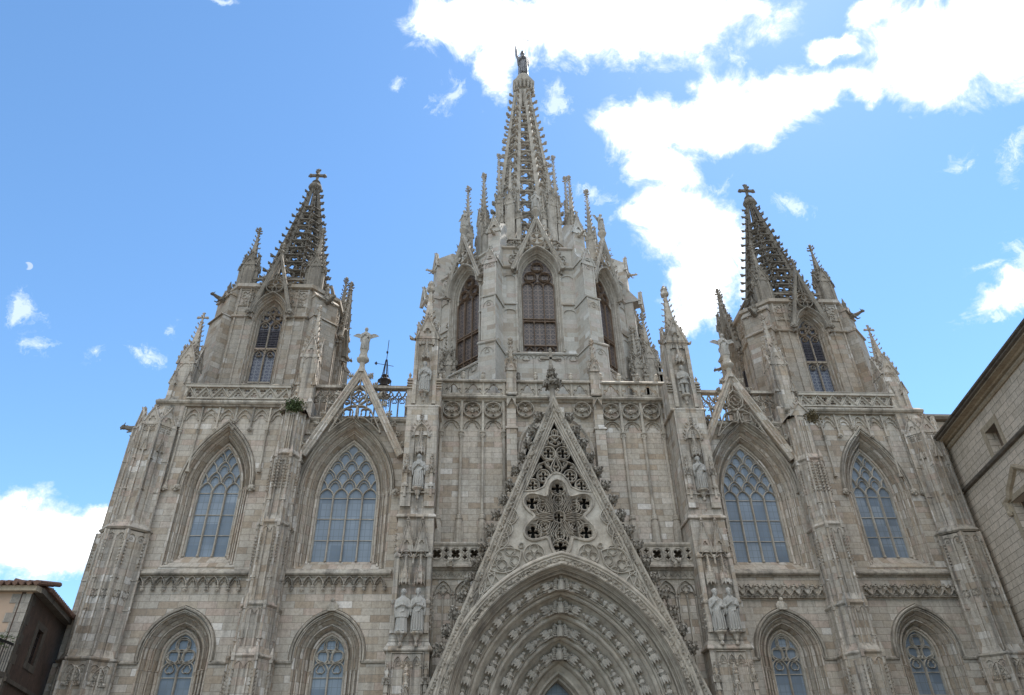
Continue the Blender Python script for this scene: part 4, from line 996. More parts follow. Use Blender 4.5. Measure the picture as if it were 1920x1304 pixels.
    for x in (-2.2, 2.82):
        p = M(); pinnacle(p, x, y0, 22.3, .5, 24.2, 24.75, 25.9, 5, .15, fin=.42); gablet(p, x, 23.95, .26, 24.75, y0 - .34, .08, .05, 3, .1)
        p.box(x - .32, x + .32, y0 - .32, y0 + .3, 22.35, 22.5)
        p.build('pinnacle', M_BUT, CH)
centre()

# ---- balconies beside the gable and the blind panels under them
def balcony(s):
    x0, x1 = (XL + .1, -2.6) if s < 0 else (2.6, XR - .15)
    m = M(); Y = -.6
    xprism(m, x0, x1, [(.6, 13.05), (Y + .02, 13.05), (Y - .06, 13.12), (Y - .1, 13.2), (Y - .08, 13.28), (.6, 13.28)])
    xprism(m, x0, x1, [(.6, 11.9), (Y + .1, 11.9), (Y + .02, 11.98), (Y - .12, 12.02), (Y - .12, 12.1), (Y + .0, 12.2), (Y + .02, 12.35), (.6, 12.35)])
    n = 8; w = (x1 - x0) / n; hol = []; r = .33
    for i in range(n):
        xc = x0 + w * (i + .5)
        if i % 2 == 0: hol.append(foil(xc, 12.7, .25, 4, pi / 4, .5)); m.bar(circ(xc, 12.7, .30, 20), .05, Y - .05, Y + .05, True)
        else:
            for z in (12.53, 12.87): hol.append(foil(xc, z, .12, 4, 0, .5, 24)); m.bar(circ(xc, z, .155, 14), .04, Y - .05, Y + .05, True)
    m.plate(rect(x0, x1, 12.34, 13.06), hol, Y, Y + .15)
    m.build('balcony', M_CARV, CH)
    f = M(); f.box(x0, x1, Y + .15, .6, 11.5, 11.92)
    for i in range(12):
        xx = x0 + (x1 - x0) * (i + .5) / 12; f.bar([(xx - .14, 11.6), (xx - .05, 11.78), (xx + .05, 11.62), (xx + .14, 11.8)], .05, Y + .1, Y + .16); f.ball((xx, Y + .13, 11.7), .05, 5)
    f.build('frieze', M_CARV, CH)
    w_ = M(); xe = XL - .2 if s < 0 else XR + .2; w_.plate([(xe, 2.0), (xe, 12.2), (s * 3.5, 12.2), (s * 7.3, 2.0)], [], Y + .25, .62); w_.build('facade_wall', M_WALL, CH)
    q = M(); xw = x0 + .12 if s < 0 else x1 - .12
    for i in range(2):
        xa = xw - s * (.62 + i * 1.02) if 0 else xw + (-s) * (.0 + .98 * i); xb = xa - s * .98
        xm = (xa + xb) / 2
        q.bar(arch(xm, 10.75, .43, .66, 8), .06, Y + .1, Y + .27); q.bar(foil(xm, 11.0, .2, 4, 0, .6), .045, Y + .14, Y + .27, True)
        for k in (-1, 1):
            q.bar(arch(xm + k * .215, 10.6, .2, .28, 5), .04, Y + .14, Y + .27)
        for k in (-1, 0, 1):
            xx = xm + k * .43; q.box(xx - .035, xx + .035, Y + .14, Y + .27, max(4, 20.0 - abs(xx) / .42), 10.6); q.ball((xx, Y + .15, 10.62), .06, 6)
    q.build('blind_arcade', M_CARV, CH)
    gx = -5.45 if s < 0 else 5.85
    k = M(); gargoyle(k, (gx, Y + .05, 12.15), (0.05, -1, -.12), .95); k.ball((gx, Y - .45, 12.05), .2, 7); k.build('gargoyle', M_CARV, CH)
for s in (-1, 1): balcony(s)

# ------------------------------------------------------------------ main doorway and its great gable
YG = -1.6; CE = 1.8; ZS = 4.8
def parch(r, n=22, a_low=None):
    """pointed arch of radius r about centres at +-CE"""
    e = CE; am = math.acos(e / r); lo = -.25
    Lp = [(e - r * cos(lo + (am - lo) * i / n), ZS + r * sin(lo + (am - lo) * i / n)) for i in range(n + 1)]
    return Lp + [(-x, z) for x, z in Lp[::-1][1:]]
def apex_z(r): return ZS + sqrt(r * r - CE * CE)
def pediment():
    sl = .42; A = 20.93
    def rk(z, off=0.0): return (A - z) * sl + off
    m = M(); y0, y1 = YG, YG + .28
    arcL = parch(7.75, 20)
    arcL = [p for p in arcL if p[1] > 4.6]
    six = [(r * cos(t), 14.27 + r * sin(t)) for r, t in [((1.66 + .37 * cos(6 * (t - pi / 2)) - .04 * cos(12 * (t - pi / 2))), t) for t in [2 * pi * i / 96 for i in range(96)]]]
    iz = lambda z: (19.72 - z) * sl
    tri = [(-iz(15.62), 15.62), (-iz(17.6), 17.6), (0, 19.72), (iz(17.6), 17.6), (iz(15.62), 15.62), (1.15, 15.66), (.72, 15.86), (.52, 16.28), (.28, 16.55), (0, 16.63), (-.28, 16.55), (-.52, 16.28), (-.72, 15.86), (-1.15, 15.66)]
    outer = [(-rk(4.6), 4.6), (0, A), (rk(4.6), 4.6)] + arcL[::-1]
    m.plate(outer, [six, tri], y0, y1)
    ped = m.build('pediment', M_CARVL, CH)
    # rake mouldings
    k = M()
    pr = [(-.52, y0 + .02), (-.50, y0 - .08), (-.44, y0 - .10), (-.40, y0 - .04), (-.34, y0 - .12), (-.27, y0 - .14), (-.22, y0 - .06), (-.16, y0 - .16), (-.08, y0 - .18), (-.02, y0 - .24), (.07, y0 - .26), (.11, y0 - .16), (.12, y0 + .5), (-.1, y0 + .5)]
    k.sweep([(-rk(4.4), 4.4), (0, A + .1), (rk(4.4), 4.4)], pr)
    # carved leaf band in the hollow of the moulding
    for sg in (-1, 1):
        for i in range(120):
            z = 4.9 + (A - 5.4) * i / 120; x = sg * (rk(z) - .02 - .12)
            k.crocket((x, y0 - .13, z), (sg * random.uniform(-.6, .9), -.5, .2), .15)
    k.sweep(six, [(-.10, y0 + .02), (-.06, y0 - .10), (.02, y0 - .12), (.06, y0 - .02), (.12, y0 + .08), (.16, y0 + .2)], closed=True)
    k.sweep(tri, [(-.06, y0 + .02), (-.03, y0 - .06), (.03, y0 - .06), (.08, y0 + .12)], closed=True)
    k.build('gable_moulding', M_CARV, ped)
    # --- the six-lobed rose
    R0, zc = 14.27, 14.27; t = M(); ty0, ty1 = y0 + .10, y0 + .26
    hol = [foil(0, zc, .27, 4, pi / 2, .42)]; rings = [circ(0, zc, .31, 20)]; lines = []
    for kx in range(6):
        a = pi / 2 + kx * pi / 3; P = lambda r, da=0.0: (r * cos(a + da), zc + r * sin(a + da))
        c = P(1.55); hol.append(foil(c[0], c[1], .37, 4, pi / 2, .42)); rings.append(circ(c[0], c[1], .43, 22))
        c = P(.90); hol.append(foil(c[0], c[1], .185, 4, a, .45, 24)); rings.append(leaf(c[0], c[1], .70, .48, a))
        for sg in (-1, 1):
            c = P(.62, sg * .20); hol.append(leaf(c[0], c[1], .36, .13, a + sg * .35))
            c = P(1.14, sg * .245); hol.append(leaf(c[0], c[1], .46, .19, a + sg * .15))
            lines.append([P(.31, sg * .1), P(.5, sg * .22), P(.8, sg * .36), P(1.05, sg * .38), P(1.25, sg * .22), P(1.3, sg * .05)])
            lines.append([P(.31, sg * .3), P(.6, sg * .48), P(.95, sg * .47), P(1.25, sg * .40), P(1.5, sg * .36)])
            c = P(.92, sg * .43); hol.append(leaf(c[0], c[1], .34, .14, a + sg * .5))
        b = a + pi / 6; Q = lambda r, da=0.0: (r * cos(b + da), zc + r * sin(b + da))
        c = Q(1.17); hol.append(leaf(c[0], c[1], .22, .09, b))
    big = [(r * cos(t_), zc + r * sin(t_)) for r, t_ in [((1.70 + .42 * cos(6 * (t_ - pi / 2))), t_) for t_ in [2 * pi * i / 72 for i in range(72)]]]
    for h_ in hol: t.bar(h_, .055, ty0 - .04, ty1, True)
    t.bar(big, .16, ty0, ty1, True)
    for r in rings: t.bar(r, .06, ty0 - .12, ty1, True)
    for l in lines: t.bar(l, .055, ty0 - .12, ty1)
    t.build('rose_tracery', M_CARV, ped)
    # --- upper openwork
    t = M(); hol = []; rings = []; lines = []
    for x, z, r in ((-.39, 17.80, .30), (.39, 17.80, .30), (-.70, 16.50, .27), (.70, 16.50, .27), (-1.27, 15.98, .27), (1.27, 15.98, .27)):
        hol.append(foil(x, z, r, 4, pi / 2, .42)); rings.append(circ(x, z, r * 1.26, 20))
    hol.append(foil(0, 16.95, .19, 3, -pi / 2, .5)); hol.append([(-.13, 17.12), (0, 17.5), (.13, 17.12), (0, 17.08)]); rings.append([(-.3, 16.85), (-.27, 17.1), (-.08, 17.45), (0, 17.65), (.08, 17.45), (.27, 17.1), (.3, 16.85), (.2, 16.68), (0, 16.66), (-.2, 16.68)])
    for sg in (-1, 1):
        hol += [leaf(sg * .98, 17.0, .5, .13, sg * -1.15), leaf(sg * .43, 17.2, .22, .1, pi / 2), leaf(sg * 1.38, 16.42, .3, .09, sg * -1.2), leaf(sg * .20, 18.45, .18, .1, pi / 2), leaf(sg * .46, 18.38, .2, .08, sg * -1.1), leaf(sg * .70, 17.98, .2, .06, sg * -1.1), leaf(sg * .35, 16.98, .14, .07, pi / 2), leaf(sg * .98, 16.0, .16, .08, pi / 2), foil(sg * .82, 17.02, .0 + .06, 4, 0)]
        lines.append([(0, 18.2), (sg * .3, 18.35), (sg * .42, 18.6), (sg * .25, 18.8), (0, 18.85)])
        lines.append([(sg * .0, 18.5), (sg * .2, 18.72), (sg * .42, 18.85)])
        lines.append([(sg * .1, 17.42), (sg * .35, 17.38), (sg * .6, 17.3), (sg * .9, 17.15), (sg * 1.2, 16.6), (sg * 1.6, 16.1)])
        lines.append([(sg * .3, 16.9), (sg * .5, 17.05), (sg * .62, 17.3)])
    hol += [leaf(0, 19.0, .5, .16, pi / 2), foil(0, 18.55, .08, 3, pi / 2)]; rings.append(circ(0, 18.98, .19, 12))
    o = [(-iz(15.5) - .06, 15.5), (0, 19.9), (iz(15.5) + .06, 15.5), (.85, 15.5), (.6, 15.9), (.45, 16.25), (.25, 16.48), (0, 16.55), (-.25, 16.48), (-.45, 16.25), (-.6, 15.9), (-.85, 15.5)]
    for h_ in hol: t.bar(h_, .07, ty0 - .02, ty1, True)
    for r in rings: t.bar(r, .075, ty0 - .10, ty1, True)
    for l in lines: t.bar(l, .075, ty0 - .10, ty1)
    t.build('openwork_tracery', M_CARV, ped)
    # --- blind tracery below the rose
    by0, by1 = y0 - .11, y0 + .01
    def ring(x, z, r, nf=4, rot=0): t.bar(circ(x, z, r, 20), .05, by0, by1, True); t.bar(foil(x, z, r * .8, nf, rot, .55, nf * 7), .03, by0 + .02, by1, True)
    for sg in (-1, 1):
        t = M()
        t.bar(circ(sg * 1.33, 12.33, .52, 26), .07, by0 - .02, by1, True)
        for q in range(3): a = pi / 2 + q * 2 * pi / 3; ring(sg * 1.33 + .26 * cos(a), 12.35 + .26 * sin(a), .23, 4)
        lf = lambda x, z, l, w, a: t.bar(leaf(x, z, l, w, a, 12), .07, by0 - .02, by1, True)
        lf(sg * 2.72, 12.05, 1.75, 1.15, sg * -.55)
        ring(sg * 2.52, 12.52, .25); ring(sg * 2.28, 12.03, .25); ring(sg * 2.92, 11.82, .27); ring(sg * 3.08, 12.25, .21); ring(sg * 2.55, 11.55, .19, 3); ring(sg * 3.3, 11.9, .14, 3)
        lf(sg * 3.62, 10.95, 1.25, .42, sg * -.95); lf(sg * 3.25, 11.0, 1.2, .4, sg * -.2 + pi / 2 - .4 * sg); lf(sg * 4.1, 10.3, 1.5, .35, sg * -1.0)
        ring(sg * 3.85, 10.9, .14, 3); ring(sg * 3.55, 10.75, .15, 3); ring(sg * 1.95, 12.78, .13, 3)
        lf(sg * 2.45, 14.3, .95, .72, pi / 2); ring(sg * 2.42, 14.25, .26, 4, pi / 4); lf(sg * 2.72, 13.6, .95, .7, pi / 2 + sg * .2); ring(sg * 2.74, 13.55, .27, 3, pi / 2); lf(sg * 2.85, 13.0, .9, .5, pi / 2 + sg * .4); ring(sg * 2.88, 12.95, .2, 3, 0)
        for q in range(3): t.bar([(sg * (3.6 + .18 * q), 10.9 - .1 * q), (sg * (4.8 + .05 * q), 8.3), (sg * 5.6, 6.6)], .04, by0 + .02, by1)
        t.build('blind_tracery', M_CARVL, ped)
    for sg in (-1, 1):
        for i in range(16):
            z = 19.9 - .79 * i if i < 10 else 19.9 - .79 * i
            k = M(); k.clump((sg * (rk(z) + .06), y0 + .05, z), (sg, -.15, -.05), .72, 20)
            k.build('crocket', M_TWRD, ped)
    # crowning cross on leafy knob
    c = M(); c.lathe(0, y0 + .1, [(.25, 20.9), (.16, 21.3), (.15, 21.75), (.24, 21.85), (.2, 22.0), (.2, 22.3)], 8)
    for rr, zz, nn in ((.55, 22.25, 10), (.32, 22.75, 8), (.22, 23.1, 6)):
        for q in range(nn): a = 2 * pi * q / nn; c.clump((.05 * cos(a), y0 + .1 + .05 * sin(a), zz - .1), (cos(a), sin(a), -.1), rr * 1.05, 9)
    c.lathe(0, y0 + .1, [(.2, 22.2), (.12, 22.7), (.14, 23.3), (.09, 23.4)], 8)
    c.box(-.075, .075, y0 + .03, y0 + .17, 23.2, 24.35); c.box(-.45, .45, y0 + .03, y0 + .17, 23.72, 23.87)
    for a, b in ((-.45, 23.8), (.45, 23.8), (0, 24.35)): c.ball((a, y0 + .1, b), .11, 6); c.ball((a + (.0 if a == 0 else .1 * (1 if a > 0 else -1)), y0 + .1, b + (.1 if a == 0 else 0)), .09, 6)
    c.build('crowning_cross', M_TWRD, ped)
pediment()

def portal():
    m = M(); Y = YG
    rings = [(7.93, Y + .02), (7.92, Y - .10), (7.85, Y - .20), (7.78, Y - .20), (7.72, Y - .12), (7.66, Y - .14), (7.62, Y - .06), (7.36, Y - .06), (7.34, Y - .14), (7.28, Y - .16), (7.22, Y - .08), (7.2, Y + .06), (7.12, Y + .10), (7.06, Y + .22), (7.0, Y + .20), (6.96, Y + .30), (7.02, Y + .42),
             (6.95, Y + .62), (6.6, Y + .86), (6.5, Y + .80), (6.42, Y + .84), (6.38, Y + .92), (6.42, Y + .98), (6.34, Y + 1.02), (6.26, Y + .98), (6.2, Y + 1.08)]
    def order(ro, ri, ya, yb): return [(ro, ya + .12), (ro + .02, ya + .3), (ro - .12, ya + .42), (ri + .55, yb - .06), (ri + .42, yb - .02), (ri + .34, yb - .10), (ri + .26, yb - .08), (ri + .22, yb - .0), (ri + .16, yb - .06), (ri + .06, yb - .04), (ri, yb + .06)]
    radii = [(6.2, 5.34), (5.34, 4.5), (4.5, 3.68)]; ys = [-.55, .13, .82, 1.5]
    pr = []
    for (r_, y_) in rings:
        if pr and abs(pr[-1][0] - r_) > .05 and r_ < 7.6 and r_ > 6.3 : rm = (pr[-1][0] + r_) / 2; ym = (pr[-1][1] + y_) / 2; pr += [(rm + .018, ym), (rm + .01, ym + .09), (rm - .01, ym + .09), (rm - .018, ym)]
        pr.append((r_, y_))
    for (ro, ri), ya, yb in zip(radii, ys[:-1], ys[1:]): pr += order(ro, ri, ya, yb)
    pr += [(3.64, 1.75), (3.4, 1.95), (3.3, 1.95), (3.22, 2.15), (3.22, 2.3), (3.12, 2.3), (3.08, 2.6), (3.08, 3.1)]
    base_r = 7.0; path = parch(base_r, 26)
    # exact concentric rings rather than a mitred sweep
    n = 27; P = [parch(r, 26) for r, y in pr]; vs = []; fs = []
    for (r, y), pp in zip(pr, P): vs += [(x, y, z) for x, z in pp]
    k = len(P[0])
    for i in range(len(pr) - 1):
        for j in range(k - 1): fs.append((i * k + j, i * k + j + 1, (i + 1) * k + j + 1, (i + 1) * k + j))
    m.a(vs, fs)
    # lower jambs below the frame
    for sg in (-1, 1): m.box(sg * 5.7 - .7 if sg > 0 else -6.6, sg * 5.7 + .9 if sg > 0 else -5.0, Y - .1, .6, 0, 3.2)
    po = m.build('portal_arch', M_PORT, CH)
    # leaf frieze along the hood
    for sg in (-1, 1):
        l = M()
        for i in range(150):
            a = .05 + (math.acos(CE / 7.49) - .07) * i / 150; r = 7.49 + random.uniform(-.05, .05)
            l.crocket((sg * (r * cos(a) - CE), Y - .05, ZS + r * sin(a)), (random.uniform(-1, 1), -.5, random.uniform(-1, 1)), .14)
        l.build('leaf_frieze', M_CARV, po)
    # canopied little figures along the orders
    fig = M()          # along +x = direction of the arch, z = outward from soffit(down), y depth
    fig.loft([[(x, y * w, z * w) for y, z in [(cos(q), sin(q)) for q in [2 * pi * i / 8 for i in range(8)]]] for x, w in ((.0, .05), (.02, .20), (.10, .22), (.26, .19), (.30, .14))])
    for i in range(8):
        q = 2 * pi * (i + .5) / 8; fig.loft([[(x, .20 * cos(q) + w * cos(u), .20 * sin(q) + w * sin(u)) for u in (0, 1.57, 3.14, 4.71)] for x, w in ((-.10, .005), (-.03, .045), (.2, .05), (.30, .01))])
    fig.loft([[(x, y * w, -.02 + z * w * .9) for y, z in [(cos(q), sin(q)) for q in [2 * pi * i / 8 for i in range(8)]]] for x, w in ((.30, .12), (.36, .14), (.46, .16), (.56, .10), (.60, .055))])
    fig.ball((.67, 0, -.02), .085, 8)
    for q in (-1, 1): fig.tube([(.5, q * .13, -.02), (.42, q * .17, -.1), (.46, q * .05, -.18)], [.045, .04, .03], 5)
    fig.crocket((.32, .12, 0), (0, 1, 0), .1, up=Vector((1, 0, 0))); fig.crocket((.32, -.12, 0), (0, -1, 0), .1, up=Vector((1, 0, 0)))
    first = None
    top = M()           # keystone figure
    top.lathe(0, 0, [(.17, -.35), (.2, -.15), (.15, .05), (.16, .15), (.06, .22)], 8); top.ball((0, -.03, .31), .10, 8)
    for q in (-1, 1):
        top.tube([(q * .1, 0, .1), (q * .24, .02, .22), (q * .30, .02, .0), (q * .26, .02, -.25)], [.05, .09, .08, .03], 6)
        for u in range(5): top.crocket((q * .2, .0, -.3 + .1 * u), (q, -.3, -.2), .2)
        for u in range(3): top.crocket((q * (.35 + .1 * u), .05, -.28 - .03 * u), (q * .3, -.5, -.8), .17)
    ktop = None
    for r, y, n_, da in ((6.72, -.86, 11, .0), (5.86, -.14, 9, .0), (4.98, .56, 8, .0), (4.12, 1.26, 6, .0)):
        am = math.acos(CE / r)
        zz = ZS + r * sin(am)
        step = .97 / r
        for sg in (-1, 1):
            for i in range(n_):
                a = am - (.62 / r) - step * (i + .35)
                if ZS + r * sin(a) < 5.2: continue
                c = Vector((sg * (r * cos(a) - CE), y, ZS + r * sin(a)))
                t = Vector((sg * sin(a), 0, -cos(a))) * -1          # towards the apex
                inw = Vector((-sg * cos(a), -.55, -sin(a))).normalized(); w = t.cross(inw).normalized(); inw = w.cross(t)
                if first is None: first = fig.build('canopied_figure', M_STATD, po); o = first
                else: o = first.copy(); COL.objects.link(o); o.parent = po
                mt = Matrix.Identity(4)
                for q in range(3): mt[q][0] = t[q]; mt[q][1] = w[q]; mt[q][2] = -inw[q]
                mt.translation = c + inw * .05; o.matrix_local = mt @ Matrix.Scale(random.uniform(.98, 1.1), 4)
        if ktop is None: ktop = top.build('keystone_figure', M_STATD, po); o = ktop
        else: o = ktop.copy(); COL.objects.link(o); o.parent = po
        o.location = (0, y - .12, zz - .12)
    # tympanum window
    g_ = M(); g_.plate(arch(0, 5.4, 1.3, 1.95, 10, 3.2), [], 3.05, 3.1); gw = g_.build('tympanum_glass', M_GLASS, po)
    t = M()
    for xx in (-.65, 0, .65): t.bar(arch(xx, 5.4, .65, 1.3, 8), .06, 2.85, 3.05)
    for xx in (-.65, 0, .65): t.bar([(xx, 3.2), (xx, 5.4)], .07, 2.85, 3.05)
    t.bar(arch(0, 5.4, 1.3, 1.95, 10, 3.2), .1, 2.85, 3.05); t.build('tracery', M_CARV, po)
    # back wall of the porch round that window
    b = M(); b.plate([(-3.2, 0), (3.2, 0), (3.2, 9), (-3.2, 9)], [arch(0, 5.4, 1.3, 1.95, 10, 3.2)], 3.0, 3.12); b.build('porch_wall', M_PORT, po)

portal()

# ------------------------------------------------------------------ bell towers
def spire(m, cx, cy, z0, r0, z1, r1, nlev, ncr, cs, ribw, tip=True, zopen=None, ribr=.12, dy=None):
    """openwork eight-sided spire: ribs with crockets, rings and quatrefoils between"""
    zopen = zopen or z1 - 2
    def R(z): return r0 + (r1 - r0) * (z - z0) / (z1 - z0)
    n = 8
    for k in range(n):
        a = pi / 8 + k * pi / 4; u = Vector((cos(a), sin(a), 0)); w = Vector((-sin(a), cos(a), 0))
        pr = [(-ribw, -.05), (-ribw * .55, .06), (0, ribr), (ribw * .55, .06), (ribw, -.05), (0, -.18)]
        rr = []
        for z in (z0, (z0 + z1) / 2, z1):
            f = .55 + .45 * (z1 - z) / (z1 - z0); rr.append([Vector((cx, cy, z)) + u * (R(z) + q * (1 if f > .6 else .7)) + w * p * f for p, q in pr])
        m.loft(rr)
        for i in range(ncr):
            z = z0 + (z1 - z0) * (i + .6) / (ncr + .2)
            m.crocket(Vector((cx, cy, z)) + u * (R(z) + ribr * .6), (u.x, u.y, -.1), cs * (1.15 - .35 * i / ncr), rich=False)
    # horizontal rings and foils face by face
    for k in range(n):
        b = k * pi / 4; nrm = Vector((cos(b), sin(b), 0)); tg = Vector((-sin(b), cos(b), 0))
        old = m.T
        lv = [z0 + (zopen - z0) * i / nlev for i in range(nlev + 1)]
        lean = math.atan2((r0 - r1) * cos(pi / 8), z1 - z0)
        for i, z in enumerate(lv):
            ap = R(z) * cos(pi / 8); hw = R(z) * sin(pi / 8)
            # local frame on the sloping face: x along, z up the slope, y inward
            mt = Matrix.Identity(4); up = (Vector((0, 0, 1)) * cos(lean) - nrm * sin(lean)); inn = -(nrm * cos(lean) + Vector((0, 0, 1)) * sin(lean))
            for q in range(3): mt[q][0] = tg[q] ; mt[q][1] = inn[q]; mt[q][2] = up[q]
            mt.translation = Vector((cx, cy, z)) + nrm * ap
            m.T = mt if old is None else old @ mt
            m.box(-hw, hw, -.04, .18, -.07, .05); m.box(-hw, hw, -.10, .02, -.02, .06)
            if i < nlev:
                h = (lv[i + 1] - z) * .98; q = min(hw * .80, h * .44)
                if q > .14:
                    m.bar(foil(0, h / 2, q, 4, 0 if i % 2 else pi / 4, .50, 28), min(.11, q * .30), .0, .15, True)
                    m.bar(circ(0, h / 2, q * 1.02, 16), min(.09, q * .2), .02, .14, True)
                    for sx in (-1, 1):
                        if hw - q > .1: m.bar([(sx * (q + .02), h / 2), (sx * hw, h / 2)], .07, .02, .14)
                        m.bar([(sx * q * .7, h / 2 + q * .7), (sx * hw * .95, h)], .06, .02, .14); m.bar([(sx * q * .7, h / 2 - q * .7), (sx * hw * .95, 0)], .06, .02, .14)
        m.T = old
        # closed upper part
        za, zb = zopen, z1
        o = [(Vector((cx, cy, za)) + nrm * R(za) * cos(pi / 8) * .97), (Vector((cx, cy, zb)) + nrm * R(zb) * cos(pi / 8) * .97)]
        h0, h1 = R(za) * sin(pi / 8), R(zb) * sin(pi / 8)
        gap = .16
        for sx in (-1, 1):
            m.a([o[0] + tg * sx * h0, o[0] + tg * sx * gap * .6, o[1] + tg * 0, o[1] + tg * sx * h1], [(0, 1, 2, 3)])

def bell_tower(s):
    cx = -17.58 if s < 0 else 17.98; cy = 5.55; dz = 0 if s < 0 else -.35
    H = 3.78; C = 1.5; F = H - C
    plan = [(-F, -H), (F, -H), (H, -F), (H, F), (F, H), (-F, H), (-H, F), (-H, -F)]
    B = Matrix.Translation((cx, cy, dz))
    hl = arch(0, 28.55, .80, 1.55, 10, 23.4)
    def hw_(): return offarch(0, 28.55, .72, 1.45, .34, 10, 23.2)
    m = M()
    for q in range(4):
        m.T = B @ Matrix.Rotation(q * pi / 2, 4, 'Z')
        m.plate(rect(-F, F, 19.5, 31.1), [hw_()], -H, -H + .9)
        m.a([(F, -H, 19.5), (H, -F, 19.5), (H, -F, 31.1), (F, -H, 31.1)], [(0, 1, 2, 3)])
    m.T = B; m.prism([(x * .98, y * .98) for x, y in plan], 31.0, 31.15)
    tw = m.build('bell_tower', M_TWR, CH)
    # corner buttress strips on the chamfers, strings and cornice
    k = M()
    def ring(z0, z1, o0, o1, zz=None):
        pl = lambda o: [(x * (1 + o / H), y * (1 + o / H)) for x, y in plan]
        k.loft([[(x, y, z0) for x, y in pl(.02)], [(x, y, z0 + .06) for x, y in pl(o0)], [(x, y, z1 - .1) for x, y in pl(o0)], [(x, y, z1) for x, y in pl(o1)]])
    k.T = B; ring(31.0, 31.42, .22, -.1)
    for q in range(4):
        k.T = B @ Matrix.Rotation(q * pi / 2, 4, 'Z')
        for z in (28.7, 22.6):
            for sg in (-1, 1): xprism(k, *sorted((sg * 1.08, sg * (F + .12))), [(-H - .14, z - .02), (-H - .16, z + .06), (-H - .02, z + .2), (-H + .02, z + .2), (-H + .02, z - .06)])
        # clasping angle buttress standing proud of the chamfer
        k.T = B @ Matrix.Rotation(q * pi / 2 + pi / 4, 4, 'Z'); ap = (H + F) / sqrt(2)
        bw = .86
        for z0, z1, d in ((19.5, 28.7, .62), (28.8, 30.4, .42)):
            k.box(-bw, bw, -ap - d, -ap + .1, z0, z1)
            xprism(k, -bw - .06, bw + .06, [(-ap - d - .12, z1), (-ap - d - .12, z1 + .08), (-ap - .1, z1 + .62), (-ap + .1, z1 + .62), (-ap + .1, z1)])
        gablet(k, 0, 30.35, .5, 31.0, -ap - .45, .2, .05, 2, .1, hole=False)
        k.T = B @ Matrix.Rotation(q * pi / 2, 4, 'Z')
        # long thin rolls on the face
        for x in (-F + .08, F - .08, -1.55, 1.55): k.box(x - .05, x + .05, -H - .07, -H + .02, 19.5, 31.0)
        # square carved panels beside the gable
        for sg in (-1, 1):
            xm = sg * 1.75
            k.bar(rect(xm - .48, xm + .42, 29.6, 30.9), .07, -H - .08, -H + .01, True); k.bar(foil(xm, 30.45, .34, 4, pi / 4, .5, 32), .07, -H - .07, -H + .01, True); k.bar(foil(xm, 29.85, .2, 4, pi / 4, .5, 32), .05, -H - .06, -H + .01, True)
    k.build('tower_moulding', M_TWR, tw)
    for q in range(4):
        T = B @ Matrix.Rotation(q * pi / 2, 4, 'Z')
        if q == 2: continue
        w = M(); w.T = T
        # window surround
        w.sweep(offarch(0, 28.55, .72, 1.45, 0, 10, 23.2), [(-.03, -H + .65), (-.03, -H + .5), (.06, -H + .42), (.1, -H + .3), (.16, -H + .32), (.2, -H + .12), (.26, -H + .1), (.3, -H - .02), (.36, -H - .06), (.40, -H + .02)])
        w.sweep(offarch(0, 28.55, .72, 1.45, 0, 10), [(.34, -H), (.36, -H - .2), (.46, -H - .28), (.54, -H - .16), (.56, -H)])
        for sg in (-1, 1):
            for o in (.12, .33): colonnette(w, sg * (.72 + o), -H + (.3 if o < .2 else -.02), 23.2, 28.6, .05)
        w.build('window_frame', M_TWR, tw)
        t = M(); t.T = T; yy0, yy1 = -H + .38, -H + .52
        lights(t, 0, 23.2, 28.3, .70, 2, .09, yy0, yy1, False)
        for xx in (-.35, .35):
            t.bar(arch(xx, 28.25, .34, .42, 6), .06, yy0, yy1); t.bar(foil(xx, 28.35, .17, 3, pi / 2, .6), .04, yy0, yy1, True)
            t.bar(foil(xx, 29.0, .25, 4, pi / 4, .62), .06, yy0, yy1, True); t.bar(circ(xx, 29.0, .31, 16), .05, yy0, yy1, True)
            t.bar(arch(xx, 26.1, .34, .42, 6), .06, yy0, yy1); t.bar(foil(xx, 26.15, .17, 3, pi / 2, .6), .04, yy0, yy1, True)
            t.bar(foil(xx, 23.75, .24, 4, 0, .6), .06, yy0, yy1, True)
        t.bar(foil(0, 29.5, .2, 4, 0, .62), .055, yy0, yy1, True); t.bar(circ(0, 29.5, .25, 16), .05, yy0, yy1, True)
        t.box(-.7, .7, yy0, yy1, 26.5, 26.62); t.box(-.7, .7, yy0, yy1, 24.05, 24.15)
        t.build('tracery', M_TWR, tw)
        g_ = M(); g_.T = T; g_.plate(arch(0, 28.55, .72, 1.45, 8, 23.2), [], -H + .56, -H + .6)
        g_.build('window_glass', M_LEADB, tw)
        lv = M(); lv.T = T          # louvre boards in the upper lights
        for i in range(11):
            for xx in (-.35, .35): lv.a([(xx - .3, -H + .50, 26.75 + .135 * i), (xx + .3, -H + .50, 26.75 + .135 * i), (xx + .3, -H + .42, 26.68 + .135 * i), (xx - .3, -H + .42, 26.68 + .135 * i), (xx - .3, -H + .50, 26.77 + .135 * i), (xx + .3, -H + .50, 26.77 + .135 * i), (xx + .3, -H + .42, 26.70 + .135 * i), (xx - .3, -H + .42, 26.70 + .135 * i)], [(0, 1, 2, 3), (4, 7, 6, 5), (0, 4, 5, 1), (2, 6, 7, 3), (1, 5, 6, 2), (3, 7, 4, 0)])
        lv.build('louvre', M_LOUV, tw)
        # steep gable over the window, projecting
        ga = M(); ga.T = T; gy0, gy1 = -H - .42, -H - .12
        ga.sweep([(-1.28, 29.0), (0, 33.75), (1.28, 29.0)], [(-.22, gy1), (-.2, gy0 + .08), (-.1, gy0), (-.02, gy0 + .05), (.08, gy0), (.1, gy1)], pclosed=True)
        ga.bar(arch(0, 28.9, 1.05, 1.62, 9), .14, gy0 + .02, gy1 + .1)
